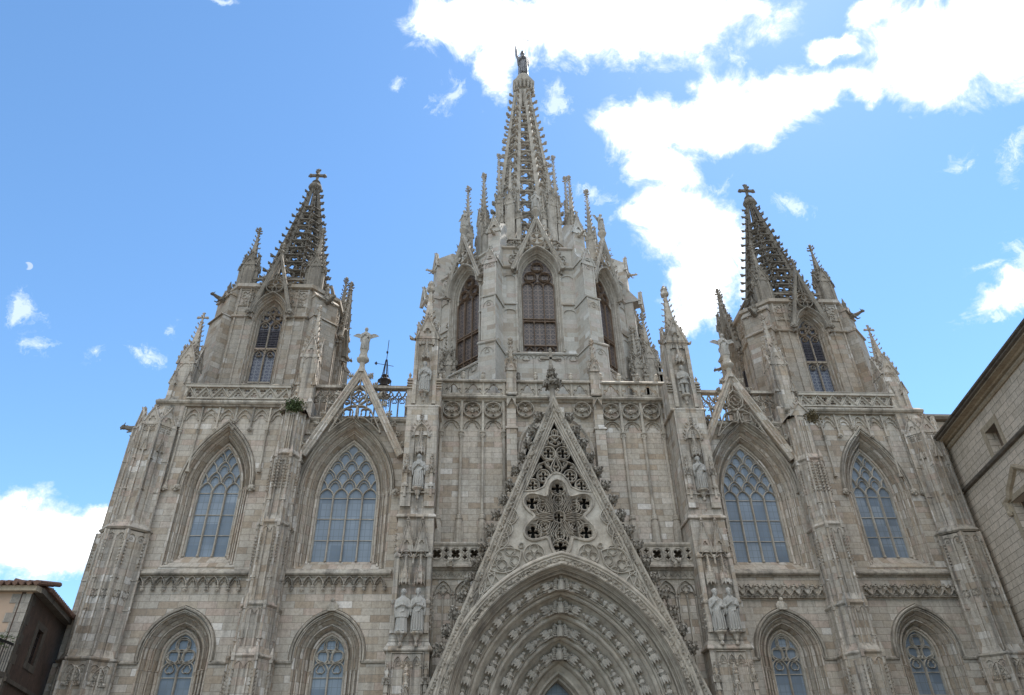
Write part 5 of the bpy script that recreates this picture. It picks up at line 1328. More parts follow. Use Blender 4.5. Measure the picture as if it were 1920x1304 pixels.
        ga.bar(circ(0, 31.05, .55, 20), .09, gy0 + .04, gy1, True)
        for q2 in range(4): ga.bar(leaf(.27 * cos(q2 * pi / 2), 31.05 + .27 * sin(q2 * pi / 2), .5, .3, q2 * pi / 2), .05, gy0 + .06, gy1, True)
        ga.bar([(0, 31.65), (0, 33.0)], .07, gy0 + .05, gy1); ga.bar(foil(0, 31.9, .2, 3, pi / 2, .55), .05, gy0 + .06, gy1, True)
        for sg in (-1, 1):
            ga.head((sg * 1.3, gy0 + .05, 28.95), .18); ga.ball((sg * 1.25, gy0 + .1, 28.6), .12, 6)
            for i in range(8):
                z = 29.7 + .5 * i; ga.crocket((sg * ((33.75 - z) / 3.71 + .1), gy0 + .15, z), (sg, -.2, .1), .24, rich=True)
        ga.lathe(0, gy0 + .15, [(.14, 33.5), (.1, 33.9), (.2, 34.0), (.12, 34.1), (.1, 34.5)], 6); finial(ga, 0, gy0 + .15, 34.0, .5)
        ga.build('gable', M_TWRD, tw)
    # parapet with crosses, corner pinnacles, spouts
    b = M()
    for q in range(4):
        b.T = B @ Matrix.Rotation(q * pi / 2, 4, 'Z'); y = -H + .45; f = F + .35
        b.box(-f, f, y - .06, y + .12, 32.15, 32.3); b.box(-f, f, y - .02, y + .08, 31.4, 31.5)
        for i in range(4):
            x0, x1 = -f + 2 * f * i / 4, -f + 2 * f * (i + 1) / 4
            b.bar([(x0, 31.45), (x1, 32.2)], .09, y - .03, y + .08); b.bar([(x0, 32.2), (x1, 31.45)], .09, y - .03, y + .08)
    b.build('parapet', M_TWRD, tw)
    for q, (x, y) in enumerate([(-F + .05, -H + .65), (F - .05, -H + .65), (H - .65, F), (-H + .65, F)]):
        p = M(); p.T = B
        pinnacle(p, x, y, 31.4, .78, 33.3, 34.3, 36.3, 7, .2, fin=.5)
        for sx in (-1, 1): pinnacle(p, x + sx * .5, y - .1, 31.4, .26, 32.9, 33.3, 34.2, 4, .12, fin=.18, panel=False)
        p.build('pinnacle', M_TWRD, tw)
    for q in range(4):
        a = -pi / 4 - q * pi / 2; ap = (H + F) / sqrt(2) + .3
        k = M(); k.T = B; gargoyle(k, (ap * cos(a), ap * sin(a), 30.3), (cos(a), sin(a), 0), 1.1)
        k.lathe(ap * cos(a), ap * sin(a), [(.2, 31.0), (.12, 31.3), (.16, 31.5), (.08, 31.7), (.02, 32.0)], 6)
        k.build('gargoyle', M_DARK, tw)
    sp = M(); sp.T = B
    sp.T = B @ Matrix.Translation((.1 if s < 0 else .28, 0, 0)); spire(sp, 0, 0, 31.6, 2.65, 44.2, .28, 12, 17, .34, .13, zopen=41.6, ribr=.13)
    sp.lathe(0, 0, [(.30, 44.0), (.52, 44.2), (.56, 44.35), (.50, 44.6), (.34, 44.75), (.25, 44.9), (.35, 44.98), (.2, 45.1)], 8)
    crossfinial(sp, 0, 0, 45.0, 1.0)
    sp.build('spire', M_SPD, tw)
for s in (-1, 1): bell_tower(s)

# ------------------------------------------------------------------ central lantern and spire
LX, LY = 0.0, 10.3
def lantern():
    B = Matrix.Translation((LX, LY, 0)); AP = 7.3; HW = AP * math.tan(pi / 8)
    hole = lambda: offarch(0, 33.7, 1.14, 1.95, .38, 10, 27.2)
    m = M()
    for q in range(8):
        m.T = B @ Matrix.Rotation(q * pi / 4, 4, 'Z')
        m.plate(rect(-HW, HW, 20.5, 36.2), [hole()], -AP, -AP + .8)
    m.T = B
    def ring(mm, ap, z0, z1, o):
        pts = lambda o_: [((ap + o_) / cos(pi / 8) * cos(pi / 8 + k * pi / 4), (ap + o_) / cos(pi / 8) * sin(pi / 8 + k * pi / 4)) for k in range(8)]
        mm.loft([[(x, y, z0) for x, y in pts(.0)], [(x, y, z0 + (z1 - z0) * .3) for x, y in pts(o)], [(x, y, z1 - (z1 - z0) * .3) for x, y in pts(o)], [(x, y, z1) for x, y in pts(-.1)]])
    la = m.build('lantern_tower', M_DOME, CH)
    k = M(); k.T = B; ring(k, AP + .0, 36.05, 36.35, .16)
    for q in range(8):
        k.T = B @ Matrix.Rotation(q * pi / 4, 4, 'Z')
        # sill line, blind arcade of the plinth
        xprism(k, -HW, HW, [(-AP - .10, 26.95), (-AP - .14, 27.03), (-AP - .02, 27.2), (-AP + .5, 27.2), (-AP + .5, 26.95)])
        n = 5
        for i in range(n):
            xm = -HW + .45 + (2 * HW - .9) * (i + .5) / n; w = (2 * HW - .9) / n
            k.bar(arch(xm, 26.65, w * .46, .34, 5), .05, -AP - .1, -AP + .01); k.bar(foil(xm, 26.7, w * .25, 3, pi / 2, .6), .03, -AP - .07, -AP + .01, True)
            k.box(xm - w / 2 - .03, xm - w / 2 + .03, -AP - .09, -AP, 24.8, 26.65); k.ball((xm - w / 2, -AP - .07, 25.1), .07, 5)
        for sg in (-1, 1):
            for x in (1.58, HW - .5): k.box(sg * x - .05, sg * x + .05, -AP - .08, -AP + .01, 27.4, 34.3)
            for z in (30.9, 33.9):
                xm = sg * (1.58 + HW - .5) / 2; w = (HW - .5 - 1.58)
                k.bar(arch(xm, z - .55, w * .45, .3, 5), .05, -AP - .08, -AP + .01)
            xprism(k, *sorted((sg * 1.6, sg * (HW - .3))), [(-AP - .05, 34.25), (-AP - .18, 34.32), (-AP - .18, 34.45), (-AP, 34.62), (-AP + .1, 34.62), (-AP + .1, 34.25)])
            xprism(k, *sorted((sg * 1.5, sg * (HW - .3))), [(-AP - .12, 31.05), (-AP - .14, 31.15), (-AP, 31.32), (-AP, 31.05)])
            # panels beside the gable
            xm = sg * 1.72; k.bar(foil(xm, 35.2, .38, 4, pi / 4, .5, 32), .07, -AP - .08, -AP + .02, True); k.bar(foil(xm, 34.75, .2, 4, 0, .5, 32), .05, -AP - .08, -AP + .02, True)
    k.build('lantern_moulding', M_DOME, la)
    for q in range(8):
        T = B @ Matrix.Rotation(q * pi / 4, 4, 'Z')
        if q in (3, 4, 5): 
            continue
        w = M(); w.T = T
        w.sweep(arch(0, 33.7, 1.14, 1.95, 12, 27.2), [(-.03, -AP + .6), (-.03, -AP + .45), (.05, -AP + .4), (.08, -AP + .28), (.14, -AP + .3), (.18, -AP + .14), (.26, -AP + .12), (.3, -AP + .0), (.36, -AP - .08), (.42, -AP - .06), (.46, -AP + .02)])
        w.sweep(arch(0, 33.7, 1.14, 1.95, 12), [(.40, -AP), (.42, -AP - .16), (.5, -AP - .24), (.6, -AP - .12), (.62, -AP)])
        for sg in (-1, 1):
            for o in (.12, .38): colonnette(w, sg * (1.14 + o), -AP + (.28 if o < .2 else -.04), 27.2, 33.7, .05)
        w.build('window_frame', M_SPL, la)
        t = M(); t.T = T; y0, y1 = -AP + .34, -AP + .48
        lights(t, 0, 27.2, 33.2, 1.12, 3, .05, y0, y1, False)
        for i in (-1, 0, 1): t.bar(arch(i * .74, 32.95, .36, .42, 6), .04, y0, y1); t.bar(arch(i * .74, 29.75, .36, .33, 6), .04, y0, y1); t.bar(foil(i * .733, 27.6, .24, 4, 0, .6), .035, y0, y1, True)
        for (x, z) in ((-.52, 33.85), (.52, 33.85), (0, 34.75)): t.bar(circ(x, z, .44, 20), .045, y0, y1, True); t.bar(foil(x, z, .36, 4, pi / 4, .6, 28), .035, y0, y1, True)
        for z in (27.95, 29.95, 30.15): t.box(-1.12, 1.12, y0, y1, z - .025, z + .025)
        t.build('tracery', M_WOODY, la)
        g_ = M(); g_.T = T; g_.plate(arch(0, 33.7, 1.14, 1.95, 10, 27.2), [], -AP + .52, -AP + .56); g_.build('window_glass', M_LEAD, la)
        ga = M(); ga.T = T; gy0, gy1 = -AP - .46, -AP - .14; A = 39.0; sl = .37
        ga.sweep([(-(A - 34.1) * sl, 34.1), (0, A), ((A - 34.1) * sl, 34.1)], [(-.26, gy1), (-.24, gy0 + .1), (-.14, gy0), (-.05, gy0 + .06), (.05, gy0 - .02), (.12, gy0 + .06), (.12, gy1)], pclosed=True)
        ga.sweep([(-(A - 34.1) * sl - 0, 34.1), (-(A - 34.1) * sl - .0, 33.9)], [(-.12, gy0), (.12, gy0), (.12, gy1), (-.12, gy1)], pclosed=True)
        ga.bar(arch(0, 33.8, 1.5, 2.35, 10), .16, gy0 + .03, gy1 + .14)
        ga.bar(circ(0, 36.85, .52, 22), .10, gy0 + .02, gy1, True)
        for q2 in range(4):
            a = q2 * pi / 2; ga.plate([(.08 * cos(a), 36.85 + .08 * sin(a)), (.46 * cos(a - .38), 36.85 + .46 * sin(a - .38)), (.5 * cos(a), 36.85 + .5 * sin(a)), (.46 * cos(a + .38), 36.85 + .46 * sin(a + .38))], [], gy0 + .08, gy1)
        ga.bar([(0, 37.3), (0, 38.5)], .08, gy0 + .05, gy1); ga.bar(foil(0, 37.65, .17, 3, pi / 2, .55), .05, gy0 + .05, gy1, True)
        for sg in (-1, 1):
            ga.bar(foil(sg * .78, 36.15, .25, 3, 0, .5), .06, gy0 + .05, gy1, True)
            for i in range(9):
                z = 34.5 + .46 * i; ga.crocket((sg * ((A - z) * sl + .12), gy0 + .15, z), (sg, -.2, .1), .26, rich=True)
        ga.lathe(0, gy0 + .16, [(.18, 38.7), (.13, 39.1), (.3, 39.45), (.36, 39.55), (.36, 39.68), (.24, 39.8), (.22, 39.92)], 8)
        ga.build('gable', M_SPL, la)
        if q in (0, 1, 7):
            pp = T @ Vector((0, gy0 + .16, 39.92)); STAT.append((pp.x, pp.y, pp.z, 1.75, 'angel' if q else 'saint', q, -q * 0 + q * pi / 4 if q < 4 else (q - 8) * pi / 4))
    # angle buttresses
    Rv = AP / cos(pi / 8)
    for q in range(8):
        T = B @ Matrix.Rotation(q * pi / 4 + pi / 8, 4, 'Z'); b = M(); b.T = T
        for z0, z1, hw, d in ((20.5, 26.9, .58, 1.55), (27.3, 30.8, .5, 1.3), (31.15, 34.3, .47, 1.05)):
            if q in (1, 2, 5, 6): d *= .42
            b.box(-hw, hw, -Rv - d, -Rv + .6, z0, z1)
            o = .08; xprism(b, -hw - o, hw + o, [(-Rv - d - o, z1 - .02), (-Rv - d - o - .04, z1 + .07), (-Rv - d + .38, z1 + .5), (-Rv + .6, z1 + .5), (-Rv + .6, z1 - .02)])
            for sx in (-1, 1): b.box(sx * (hw - .05) - .05, sx * (hw - .05) + .05, -Rv - d - .04, -Rv - d + .02, z0, z1)
            b.bar(arch(0, z1 - .75, hw * .72, .42, 6), .05, -Rv - d - .05, -Rv - d + .01); b.bar(foil(0, z1 - .62, hw * .3, 3, pi / 2, .6), .04, -Rv - d - .05, -Rv - d + .01, True)
        gablet(b, 0, 33.9, .49, 35.3, -Rv - 1.12, .2, .07, 4, .14); xprism(b, -.5, .5, [(-Rv - 1.0, 34.3), (-Rv - .2, 35.6), (-Rv + .8, 36.6), (-Rv + .8, 34.3)])
        # upper stage
        b.box(-.46, .46, -Rv - .25, -Rv + 1.2, 34.3, 38.0); gablet(b, 0, 37.5, .50, 39.0, -Rv - .32, .2, .07, 4, .14, hole=True)
        xprism(b, -.46, .46, [(-Rv - .2, 38.0), (-Rv - .2, 38.3), (-Rv + .9, 39.2), (-Rv + 1.3, 39.2), (-Rv + 1.3, 38.0)])
        b.build('angle_buttress', M_DOME, la)
        gk = M(); gk.T = T; gargoyle(gk, (0, -Rv - .3, 37.3), (0, -1, -.25), .8); gk.build('gargoyle', M_CARV, la)
        p = M(); p.T = B
        a = -pi / 2 + q * pi / 4 + pi / 8
        outer = q in (1, 2, 5, 6)
        if outer: pinnacle(p, 5.6 * cos(a), 5.6 * sin(a), 36.3, .72, 41.6, 43.0, 47.0, 11, .2, rot=a + pi / 2, fin=.55)
        pinnacle(p, 4.15 * cos(a), 4.15 * sin(a), 36.3, .74, 43.8, 45.3, 49.4 if outer else 48.6, 10, .2, rot=a + pi / 2, fin=.5)
        for sx in (-.7, .7): pinnacle(p, 4.3 * cos(a) - sx * sin(a), 4.3 * sin(a) + sx * cos(a), 36.3, .34, 42.0, 42.7, 45.0, 7, .14, rot=a + pi / 2, fin=.3, panel=False)
        p.build('pinnacle', M_SPL, la)
    for q in range(8):
        a = q * pi / 4 + pi; p = M(); p.T = B
        if q in (0, 4): p_h = 48.3; r = 3.75
        else: p_h = 0
        if p_h: pinnacle(p, r * cos(a), r * sin(a), 40, .5, 45.2, 46.3, 50.9, 12, .17, fin=.55); p.build('pinnacle', M_SPL, la)
    for (xx, yy) in ((-3.1, -2.2), (3.1, -2.2)):
        p = M(); p.T = B; pinnacle(p, xx * .8, yy * .8, 40, .55, 46.0, 47.2, 51.8, 11, .17, fin=.5); p.build('pinnacle', M_SPL, la)
    # upper drum
    d = M(); ap2 = 4.5; hw2 = ap2 * math.tan(pi / 8)
    d.T = B
    for q in range(8):
        d.T = B @ Matrix.Rotation(q * pi / 4, 4, 'Z')
        d.plate(rect(-hw2, hw2, 36.0, 38.6), [], -ap2, -ap2 + .4)
        for z, o in ((36.4, 1.2), (36.7, .9), (37.0, .6)): d.box(-hw2 - .3, hw2 + .3, -ap2 - o, -ap2 + .1, z - .3, z)
        d.box(-hw2, hw2, -ap2 - .15, -ap2 + .2, 38.5, 38.8)
        for i in range(4): d.bar(foil(-hw2 + hw2 * 2 * (i + .5) / 4, 39.2, .3, 4, 0, .5, 24), .07, -ap2 - .02, -ap2 + .12, True)
        d.box(-hw2, hw2, -ap2 - .05, -ap2 + .15, 39.55, 39.7)
    d.build('upper_drum', M_SPL, la)
    sp = M(); sp.T = B
    spire(sp, 0, 0, 38.5, 3.5, 63.4, .78, 15, 23, .50, .36, zopen=60.2, ribr=.2)
    sp.T = B @ Matrix.Translation((.2, 0, 2.35))
    # crown under the statue
    sp.lathe(0, 0, [(.72, 60.6), (.8, 61.2), (.82, 61.9), (1.18, 62.4), (1.2, 62.85), (1.05, 63.0), (.75, 63.15)], 8)
    for k2 in range(16):
        a = k2 * pi / 8; r = 1.0
        sp.lathe(r * cos(a), r * sin(a), [(.0, 61.3), (.10, 61.5), (.16, 61.75), (.09, 61.95), (.14, 62.2), (.14, 62.45)], 6); sp.ball((.92 * cos(a), .92 * sin(a), 61.4), .13, 6)
    sp.lathe(0, 0, [(.75, 63.1), (.78, 63.5), (.7, 63.9), (.5, 64.1), (.42, 64.3)], 12)
    sp.build('spire', M_SPL, la)
lantern()

# ---- stair turrets and pinnacled buttresses beside the lantern
def side_turret(x, y, z0, w, z1, z2, z3, lab=None):
    m = M(); m.box(x - w * .75, x + w * .75, y - w * .75, y + w * .75, 20.3, z0 + 1)
    for i, (zz, k) in enumerate(((z0 + .6, .72), (z0 + 3.2, .62), (z1 - 1.5, .56))):
        for sx in (-1, 1):
            m.box(x + sx * w * k - .12, x + sx * w * k + .12, y - w * .8, y - w * .4, 20.3, zz); m.box(x + sx * w * k - .2, x + sx * w * k + .2, y - w * .9, y - w * .3, zz, zz + .12)
            pinnacle(m, x + sx * w * k, y - w * .6, zz + .1, .22, zz + .7, zz + 1.0, zz + 1.9, 4, .13, fin=.2, panel=False)
    pinnacle(m, x, y, z0, w, z1, z2, z3, 9, .24, fin=.6)
    m.build('stair_turret', M_SPL, CH)
for s in (-1, 1):
    x = s * (7.15 if s < 0 else 7.55)
    side_turret(x, 8.8, 27.5, 1.2, 33.6, 35.2, 38.6)
    side_turret(x + (0.25 if s < 0 else .75), 7.2, 24.5, .9, 29.3, 30.5, 32.8)
    side_turret(x + (0.9 if s < 0 else -.4), 6.4, 24, .7, 28.0, 29.0, 31.0)

# ------------------------------------------------------------------ statues
def ringp(z, rx, ry, y0=0.0, fold=0.0, nf=9, ph=0.0, x0=0.0, n=40):
    return [(x0 + rx * (1 + fold * sin(nf * t + ph) + fold * .5 * sin((2 * nf + 3) * t)) * cos(t), y0 + ry * (1 + fold * sin(nf * t + ph)) * sin(t), z) for t in [2 * pi * i / n for i in range(n)]]
def hand(m, p, d, s):
    """palm with four curled fingers and a thumb"""
    p = Vector(p); d = Vector(d).normalized(); sd = d.cross(Vector((0, 0, 1))).normalized(); up = sd.cross(d)
    m.tube([p, p + d * .055 * s, p + d * .09 * s], [.034 * s, .042 * s, .036 * s], 6)
    for i, l in enumerate((.07, .08, .075, .06)):
        b = p + d * .085 * s + up * (.03 - .02 * i) * s
        m.tube([b, b + d * l * .55 * s, b + (d * .8 + sd * .35) * l * s], [.014 * s, .012 * s, .009 * s], 5)
    m.tube([p + d * .02 * s + up * .03 * s, p + d * .06 * s + up * .065 * s], [.015 * s, .01 * s], 5)
def figure(kind, seed=1):
    rnd = random.Random(seed); m = M(); lean = .02 * rnd.choice((-1, 1))
    ph = rnd.uniform(0, 6)
    if kind == 'knight':
        for s_ in (-1, 1):
            m.tube([(s_ * .12, -.1, .02), (s_ * .11, .0, .08), (s_ * .11, .0, .45), (s_ * .12, -.02, .52), (s_ * .12, 0, .9)], [.07, .065, .085, .075, .12], 10)
            m.ball((s_ * .12, -.12, .05), .075, 8, sx=.8, sy=1.6, sz=.7)
        m.loft([ringp(.70, .28, .20, 0, .10, 9), ringp(.95, .22, .17, 0, .05, 9), ringp(1.05, .20, .15), ringp(1.3, .24, .16), ringp(1.47, .25, .13), ringp(1.56, .12, .1), ringp(1.6, .07, .07)])
        m.tube([(.32, -.28, .1), (.3, -.26, .9), (.24, -.25, 1.15)], [.02, .03, .02], 6); m.box(.14, .40, -.27, -.22, 1.0, 1.04)
        m.loft([ringp(.35, .30, .05, .18, .1), ringp(1.4, .28, .07, .12, .04), ringp(1.5, .2, .06, .08)])
    else:
        cope = kind in ('bishop', 'deacon')
        m.loft([ringp(.0, .29, .23, 0, .07, 9, ph), ringp(.12, .27, .21, 0, .08, 9, ph), ringp(.5, .245, .185, -.01, .09, 9, ph), ringp(.85, .235, .18, -.01, .06, 8, ph), ringp(1.08, .205, .16, 0, .04, 8, ph), ringp(1.3, .235, .155, 0, .03, 7, ph), ringp(1.44, .245, .13, .0, .02, 7), ringp(1.53, .17, .11), ringp(1.58, .10, .095), ringp(1.66, .085, .085)])
        if cope: m.loft([ringp(.62, .31, .235, .0, .06, 11, ph), ringp(.68, .30, .22, 0, .05, 11, ph), ringp(1.0, .26, .19, 0, .04, 9, ph), ringp(1.35, .27, .165, 0, .02, 7), ringp(1.47, .25, .14), ringp(1.55, .15, .11)])
        else:
            # mantle falling diagonally
            for i in range(7):
                t = i / 6; m.tube([(.26 - .05 * t, -.05 - .12 * t, 1.35 - .25 * t), (.05, -.20, 1.0 - .12 * t), (-.20 - .03 * t, -.12, .70 - .3 * t)], [.035, .03, .025], 5)
            for i in range(5): m.tube([(-.2 + .1 * i, -.2 + .02 * abs(i - 2), .95), (-.22 + .11 * i, -.235 + .02 * abs(i - 2), .45), (-.23 + .115 * i, -.25 + .02 * abs(i - 2), .04)], [.022, .03, .036], 5)
            m.loft([ringp(.15, .31, .10, .14, .08, 9), ringp(1.1, .28, .12, .07, .04), ringp(1.45, .25, .09, .04)])
        for s_ in (-1, 1): m.ball((s_ * .09, -.24, .03), .06, 8, sx=.8, sy=1.5, sz=.6)
    # head: skull, face, nose, brow, ears
    hx, hy, hz = lean, -.06, 1.77
    m.loft([ringp(1.60, .062, .066, -.01, n=16), ringp(1.66, .060, .064, -.02, n=16)])
    m.ball((hx, hy, hz), .125, 14, sx=.88, sy=.98, sz=1.2); m.tube([(hx, hy - .12, hz + .03), (hx, hy - .155, hz - .025)], [.012, .018], 6)
    m.box(hx - .06, hx + .06, hy - .128, hy - .06, hz + .03, hz + .05)
    for s_ in (-1, 1): m.ball((hx + s_ * .112, hy + .01, hz), .03, 6); m.ball((hx + s_ * .035, hy - .10, hz - .04), .036, 6)
    m.box(hx - .03, hx + .03, hy - .128, hy - .07, hz - .068, hz - .056); m.ball((hx, hy - .075, hz - .105), .034, 6)
    if kind in ('bearded', 'knight', 'prophet'): m.lathe(hx, hy - .07, [(.01, hz - .26), (.05, hz - .17), (.075, hz - .08), (.04, hz - .04)], 8)
    if kind == 'bishop': m.loft([[(hx + .10, hy - .09, hz + .08), (hx + .10, hy + .09, hz + .08), (hx - .10, hy + .09, hz + .08), (hx - .10, hy - .09, hz + .08)], [(hx + .115, hy - .06, hz + .2), (hx + .115, hy + .06, hz + .2), (hx - .115, hy + .06, hz + .2), (hx - .115, hy - .06, hz + .2)], [(hx + .01, hy - .02, hz + .36), (hx + .01, hy + .02, hz + .36), (hx - .01, hy + .02, hz + .36), (hx - .01, hy - .02, hz + .36)]])
    elif kind in ('woman',): m.loft([ringp(1.38, .2, .15, .03, .03, n=20), ringp(1.6, .14, .12, .03, .03, n=20), ringp(1.8, .115, .12, .02, n=20), ringp(1.9, .07, .08, .02, n=20)])
    elif kind == 'deacon': m.ball((hx, hy + .03, hz + .05), .125, 10, sz=.8)
    else: m.ball((hx, hy + .03, hz + .045), .135, 12, sx=.95, sz=1.0); [m.ball((hx + .085 * cos(a), hy + .03 + .085 * sin(a), hz - .04), .045, 6) for a in (0, .8, 1.6, 2.4, 3.14)]
    m.tube([(hx - .13, hy + .1, hz - .05), (hx - .14, hy + .1, hz + .1), (hx, hy + .11, hz + .2), (hx + .14, hy + .1, hz + .1), (hx + .13, hy + .1, hz - .05)], .012, 5) if kind in ('prophet', 'woman') else None
    # arms
    hands = {'bearded': ((-.09, -.25, 1.22), (.12, -.24, 1.12)), 'bishop': ((-.14, -.25, 1.18), (.10, -.25, 1.20)), 'deacon': ((-.05, -.25, 1.16), (.14, -.25, 1.12)),
             'woman': ((-.05, -.22, 1.28), (.06, -.22, 1.24)), 'knight': ((-.1, -.22, 1.05), (.27, -.24, 1.08)), 'prophet': ((-.1, -.22, 1.3), (.2, -.24, 1.02)), 'angel': ((-.03, -.2, 1.27), (.04, -.2, 1.24))}.get(kind, ((-.09, -.25, 1.2), (.1, -.24, 1.12)))
    for s_, h in zip((-1, 1), hands):
        m.tube([(s_ * .20, .0, 1.45), (s_ * .27, .0, 1.36), (s_ * .31, -.02, 1.12), (s_ * .29, -.06, 1.06), ((s_ * .29 + h[0]) / 2, -.17, (1.06 + h[2]) / 2), h], [.075, .085, .075, .07, .06, .04], 9)
        if kind != 'knight': m.tube([(s_ * .31, -.02, 1.08), (s_ * .31, -.04, .85), (s_ * .3, -.03, .70)], [.07, .05, .03], 7)
        hand(m, h, (-s_ * .6, -.3, .15), 1.15)
    if kind in ('deacon', 'bearded'): m.a([(-.16, -.27, 1.16), (.08, -.34, 1.22), (.1, -.24, 1.42), (-.14, -.18, 1.36), (-.15, -.31, 1.15), (.08, -.38, 1.2), (.1, -.27, 1.42), (-.14, -.21, 1.36)], [(0, 1, 2, 3), (4, 7, 6, 5), (0, 4, 5, 1), (1, 5, 6, 2), (2, 6, 7, 3), (3, 7, 4, 0)], Matrix.Translation((.05, .02, -.1)) @ Matrix.Scale(.8, 4))
    if kind == 'angel':
        for s_ in (-1, 1):
            m.tube([(s_ * .12, .12, 1.38), (s_ * .35, .16, 1.42), (s_ * .52, .15, 1.50), (s_ * .70, .12, 1.46)], [.07, .055, .045, .03], 7)
            for i in range(7):
                t = i / 6; b = Vector((s_ * (.16 + .52 * t), .14, 1.40 + .07 * t)); e = b + Vector((s_ * (.05 + .16 * t), .02, -.34 + .20 * t)); w = Vector((.045, 0, .03 * s_))
                m.a([b - w, b + w, e + w * .9, e - w * .9, b - w + Vector((0, .035, 0)), b + w + Vector((0, .035, 0)), e + w * .9 + Vector((0, .03, 0)), e - w * .9 + Vector((0, .03, 0))], [(0, 1, 2, 3), (4, 7, 6, 5), (0, 4, 5, 1), (1, 5, 6, 2), (2, 6, 7, 3), (3, 7, 4, 0)])
    return m
_fc = {}
def figmesh(kind, seed, vox=.017):
    if (kind, seed) in _fc: return _fc[(kind, seed)]
    o = figure(kind, seed).build('statue', M_STAT)
    r = o.modifiers.new('r', 'REMESH'); r.mode = 'VOXEL'; r.voxel_size = vox
    sm = o.modifiers.new('s', 'SMOOTH'); sm.iterations = 1; sm.factor = .4
    dg = bpy.context.evaluated_depsgraph_get(); me = bpy.data.meshes.new_from_object(o.evaluated_get(dg))
    me.materials.clear(); me.materials.append(M_STAT)
    me.polygons.foreach_set('use_smooth', [True] * len(me.polygons))
    bpy.data.objects.remove(o); _fc[(kind, seed)] = me
    return me
def statue(kind, seed, loc, h, label, rot=0.0, cat='statue', group=None, lean=0.0):
    me = figmesh(kind, seed); o = bpy.data.objects.new('statue', me); COL.objects.link(o)
    k = h / 1.92; o.scale = (k, k, k); o.location = loc; o.rotation_euler = (lean, 0, rot)
    o['label'] = label; o['category'] = cat
    if group: o['group'] = group
    return o
GS = 'stone saints in the pier niches'
statue('bearded', 1, (-7.2, -1.3, 21.6), 1.95, 'robed bearded stone saint at the top of the left statue pier, under a canopy', group=GS)
statue('knight', 2, (7.68, -1.3, 21.6), 1.95, 'stone knight with bare legs and a sword at the top of the right statue pier', group=GS)
statue('woman', 3, (-7.2, -1.36, 15.85), 1.9, 'veiled stone saint in the single middle niche of the left statue pier', group=GS)
statue('prophet', 4, (7.68, -1.36, 15.85), 1.9, 'stone saint in long plain robe in the middle niche of the right statue pier', group=GS)
statue('deacon', 5, (-7.56, -1.48, 8.8), 1.95, 'stone saint in short cape, outer one of the lower pair on the left pier', group=GS)
statue('bearded', 6, (-6.84, -1.48, 8.8), 1.97, 'stone saint holding a book, lower pair on the left pier, nearest the portal', group=GS)
statue('prophet', 7, (7.32, -1.48, 8.8), 1.93, 'stone saint, hands on breast, lower pair on the right pier, nearest the portal', group=GS)
statue('bearded', 8, (8.04, -1.48, 8.8), 1.97, 'stone saint in heavy cloak, outer one of the lower pair on the right pier', group=GS)
for i, (x, y, z) in enumerate(ANG):
    statue('angel', 9, (x, y, z), 1.62, 'stone angel with spread wings standing on top of the %s openwork gable' % ('left' if x < 0 else 'right'), group='angels on the window gables', rot=0)
for (x, y, z, h, kind, q, rot) in STAT:
    statue('angel' if q else 'prophet', 9 if q else 7, (x, y, z), h, {0: 'small robed stone statue on the front gable of the central lantern tower', 1: 'small winged stone statue on the right slanting gable of the central lantern', 7: 'small winged stone statue on the left slanting gable of the central lantern'}[q], rot=rot, group='statues on the lantern gables')
# the dark metal figure on the very top: robed, arm raised beside a tall thin cross
tm = figure('woman', 3)
tm.tube([(-.28, -.05, 1.2), (-.38, -.08, 1.5), (-.40, -.1, 1.9), (-.42, -.1, 2.35)], [.08, .09, .09, .03], 8)
tp = tm.build('statue', M_BRONZE)
tr_ = tp.modifiers.new('r', 'REMESH'); tr_.mode = 'VOXEL'; tr_.voxel_size = .02
tp.location = (LX + .25, LY, 66.75); tp.scale = (1.75, 1.9, 2.1)
tp['label'] = 'dark metal robed statue standing on the tip of the central spire'; tp['category'] = 'statue'
cr_ = M(); cr_.T = Matrix.Translation((.25, 0, 1.6)); cr_.tube([(LX + .35, LY - .6, 65.5), (LX + .35, LY - .6, 71.2)], .035, 6); cr_.box(LX + .0, LX + .7, LY - .63, LY - .57, 70.5, 70.57); cr_.ball((LX + .35, LY - .6, 71.2), .07, 6); cr_.ball((LX + .35, LY - .6, 70.0), .06, 6)
co = cr_.build('staff_cross', M_BRONZE); co['label'] = 'tall thin metal cross held beside the statue on the spire tip'; co['category'] = 'cross'

# ------------------------------------------------------------------ iron bell cage with weather vane, far behind the left gable
vx, vy = -13.25, 25.0; vz = 36.2
v = M()
for k in range(6): a = k * pi / 3; v.tube([(vx + .62 * cos(a), vy + .62 * sin(a), vz - 1.2), (vx + .62 * cos(a), vy + .62 * sin(a), vz + 1.7), (vx + .3 * cos(a), vy + .3 * sin(a), vz + 2.3), (vx + .08 * cos(a), vy + .08 * sin(a), vz + 4.2)], .035, 5)
for zz, r in ((vz, .65), (vz + 1.0, .66), (vz + 1.7, .64), (vz + 2.3, .32)): v.sweep(circ(vx, vy, r, 20), [(0, zz - .04), (0, zz + .04)], True, T=None) if 0 else v.loft([[(vx + (r + o) * cos(a), vy + (r + o) * sin(a), z_) for a in [2 * pi * i / 20 for i in range(20)]] for o, z_ in ((0, zz - .05), (.05, zz), (0, zz + .05))])
cage = v.build('weather_vane', M_IRON); cage['label'] = 'black wrought iron bell cage with weather vane, behind the parapet beside the left gable'; cage['category'] = 'weather vane'
b = M(); b.lathe(vx, vy, [(.42, vz + .2), (.34, vz + .5), (.2, vz + .95), (.06, vz + 1.05)], 12); b.build('bell', M_BRONZE, cage)
b = M(); b.tube([(vx, vy, vz + 4), (vx + .05, vy, vz + 6.6)], .035, 5); b.tube([(vx - .85, vy, vz + 3.75), (vx + .75, vy, vz + 3.45)], .03, 5)
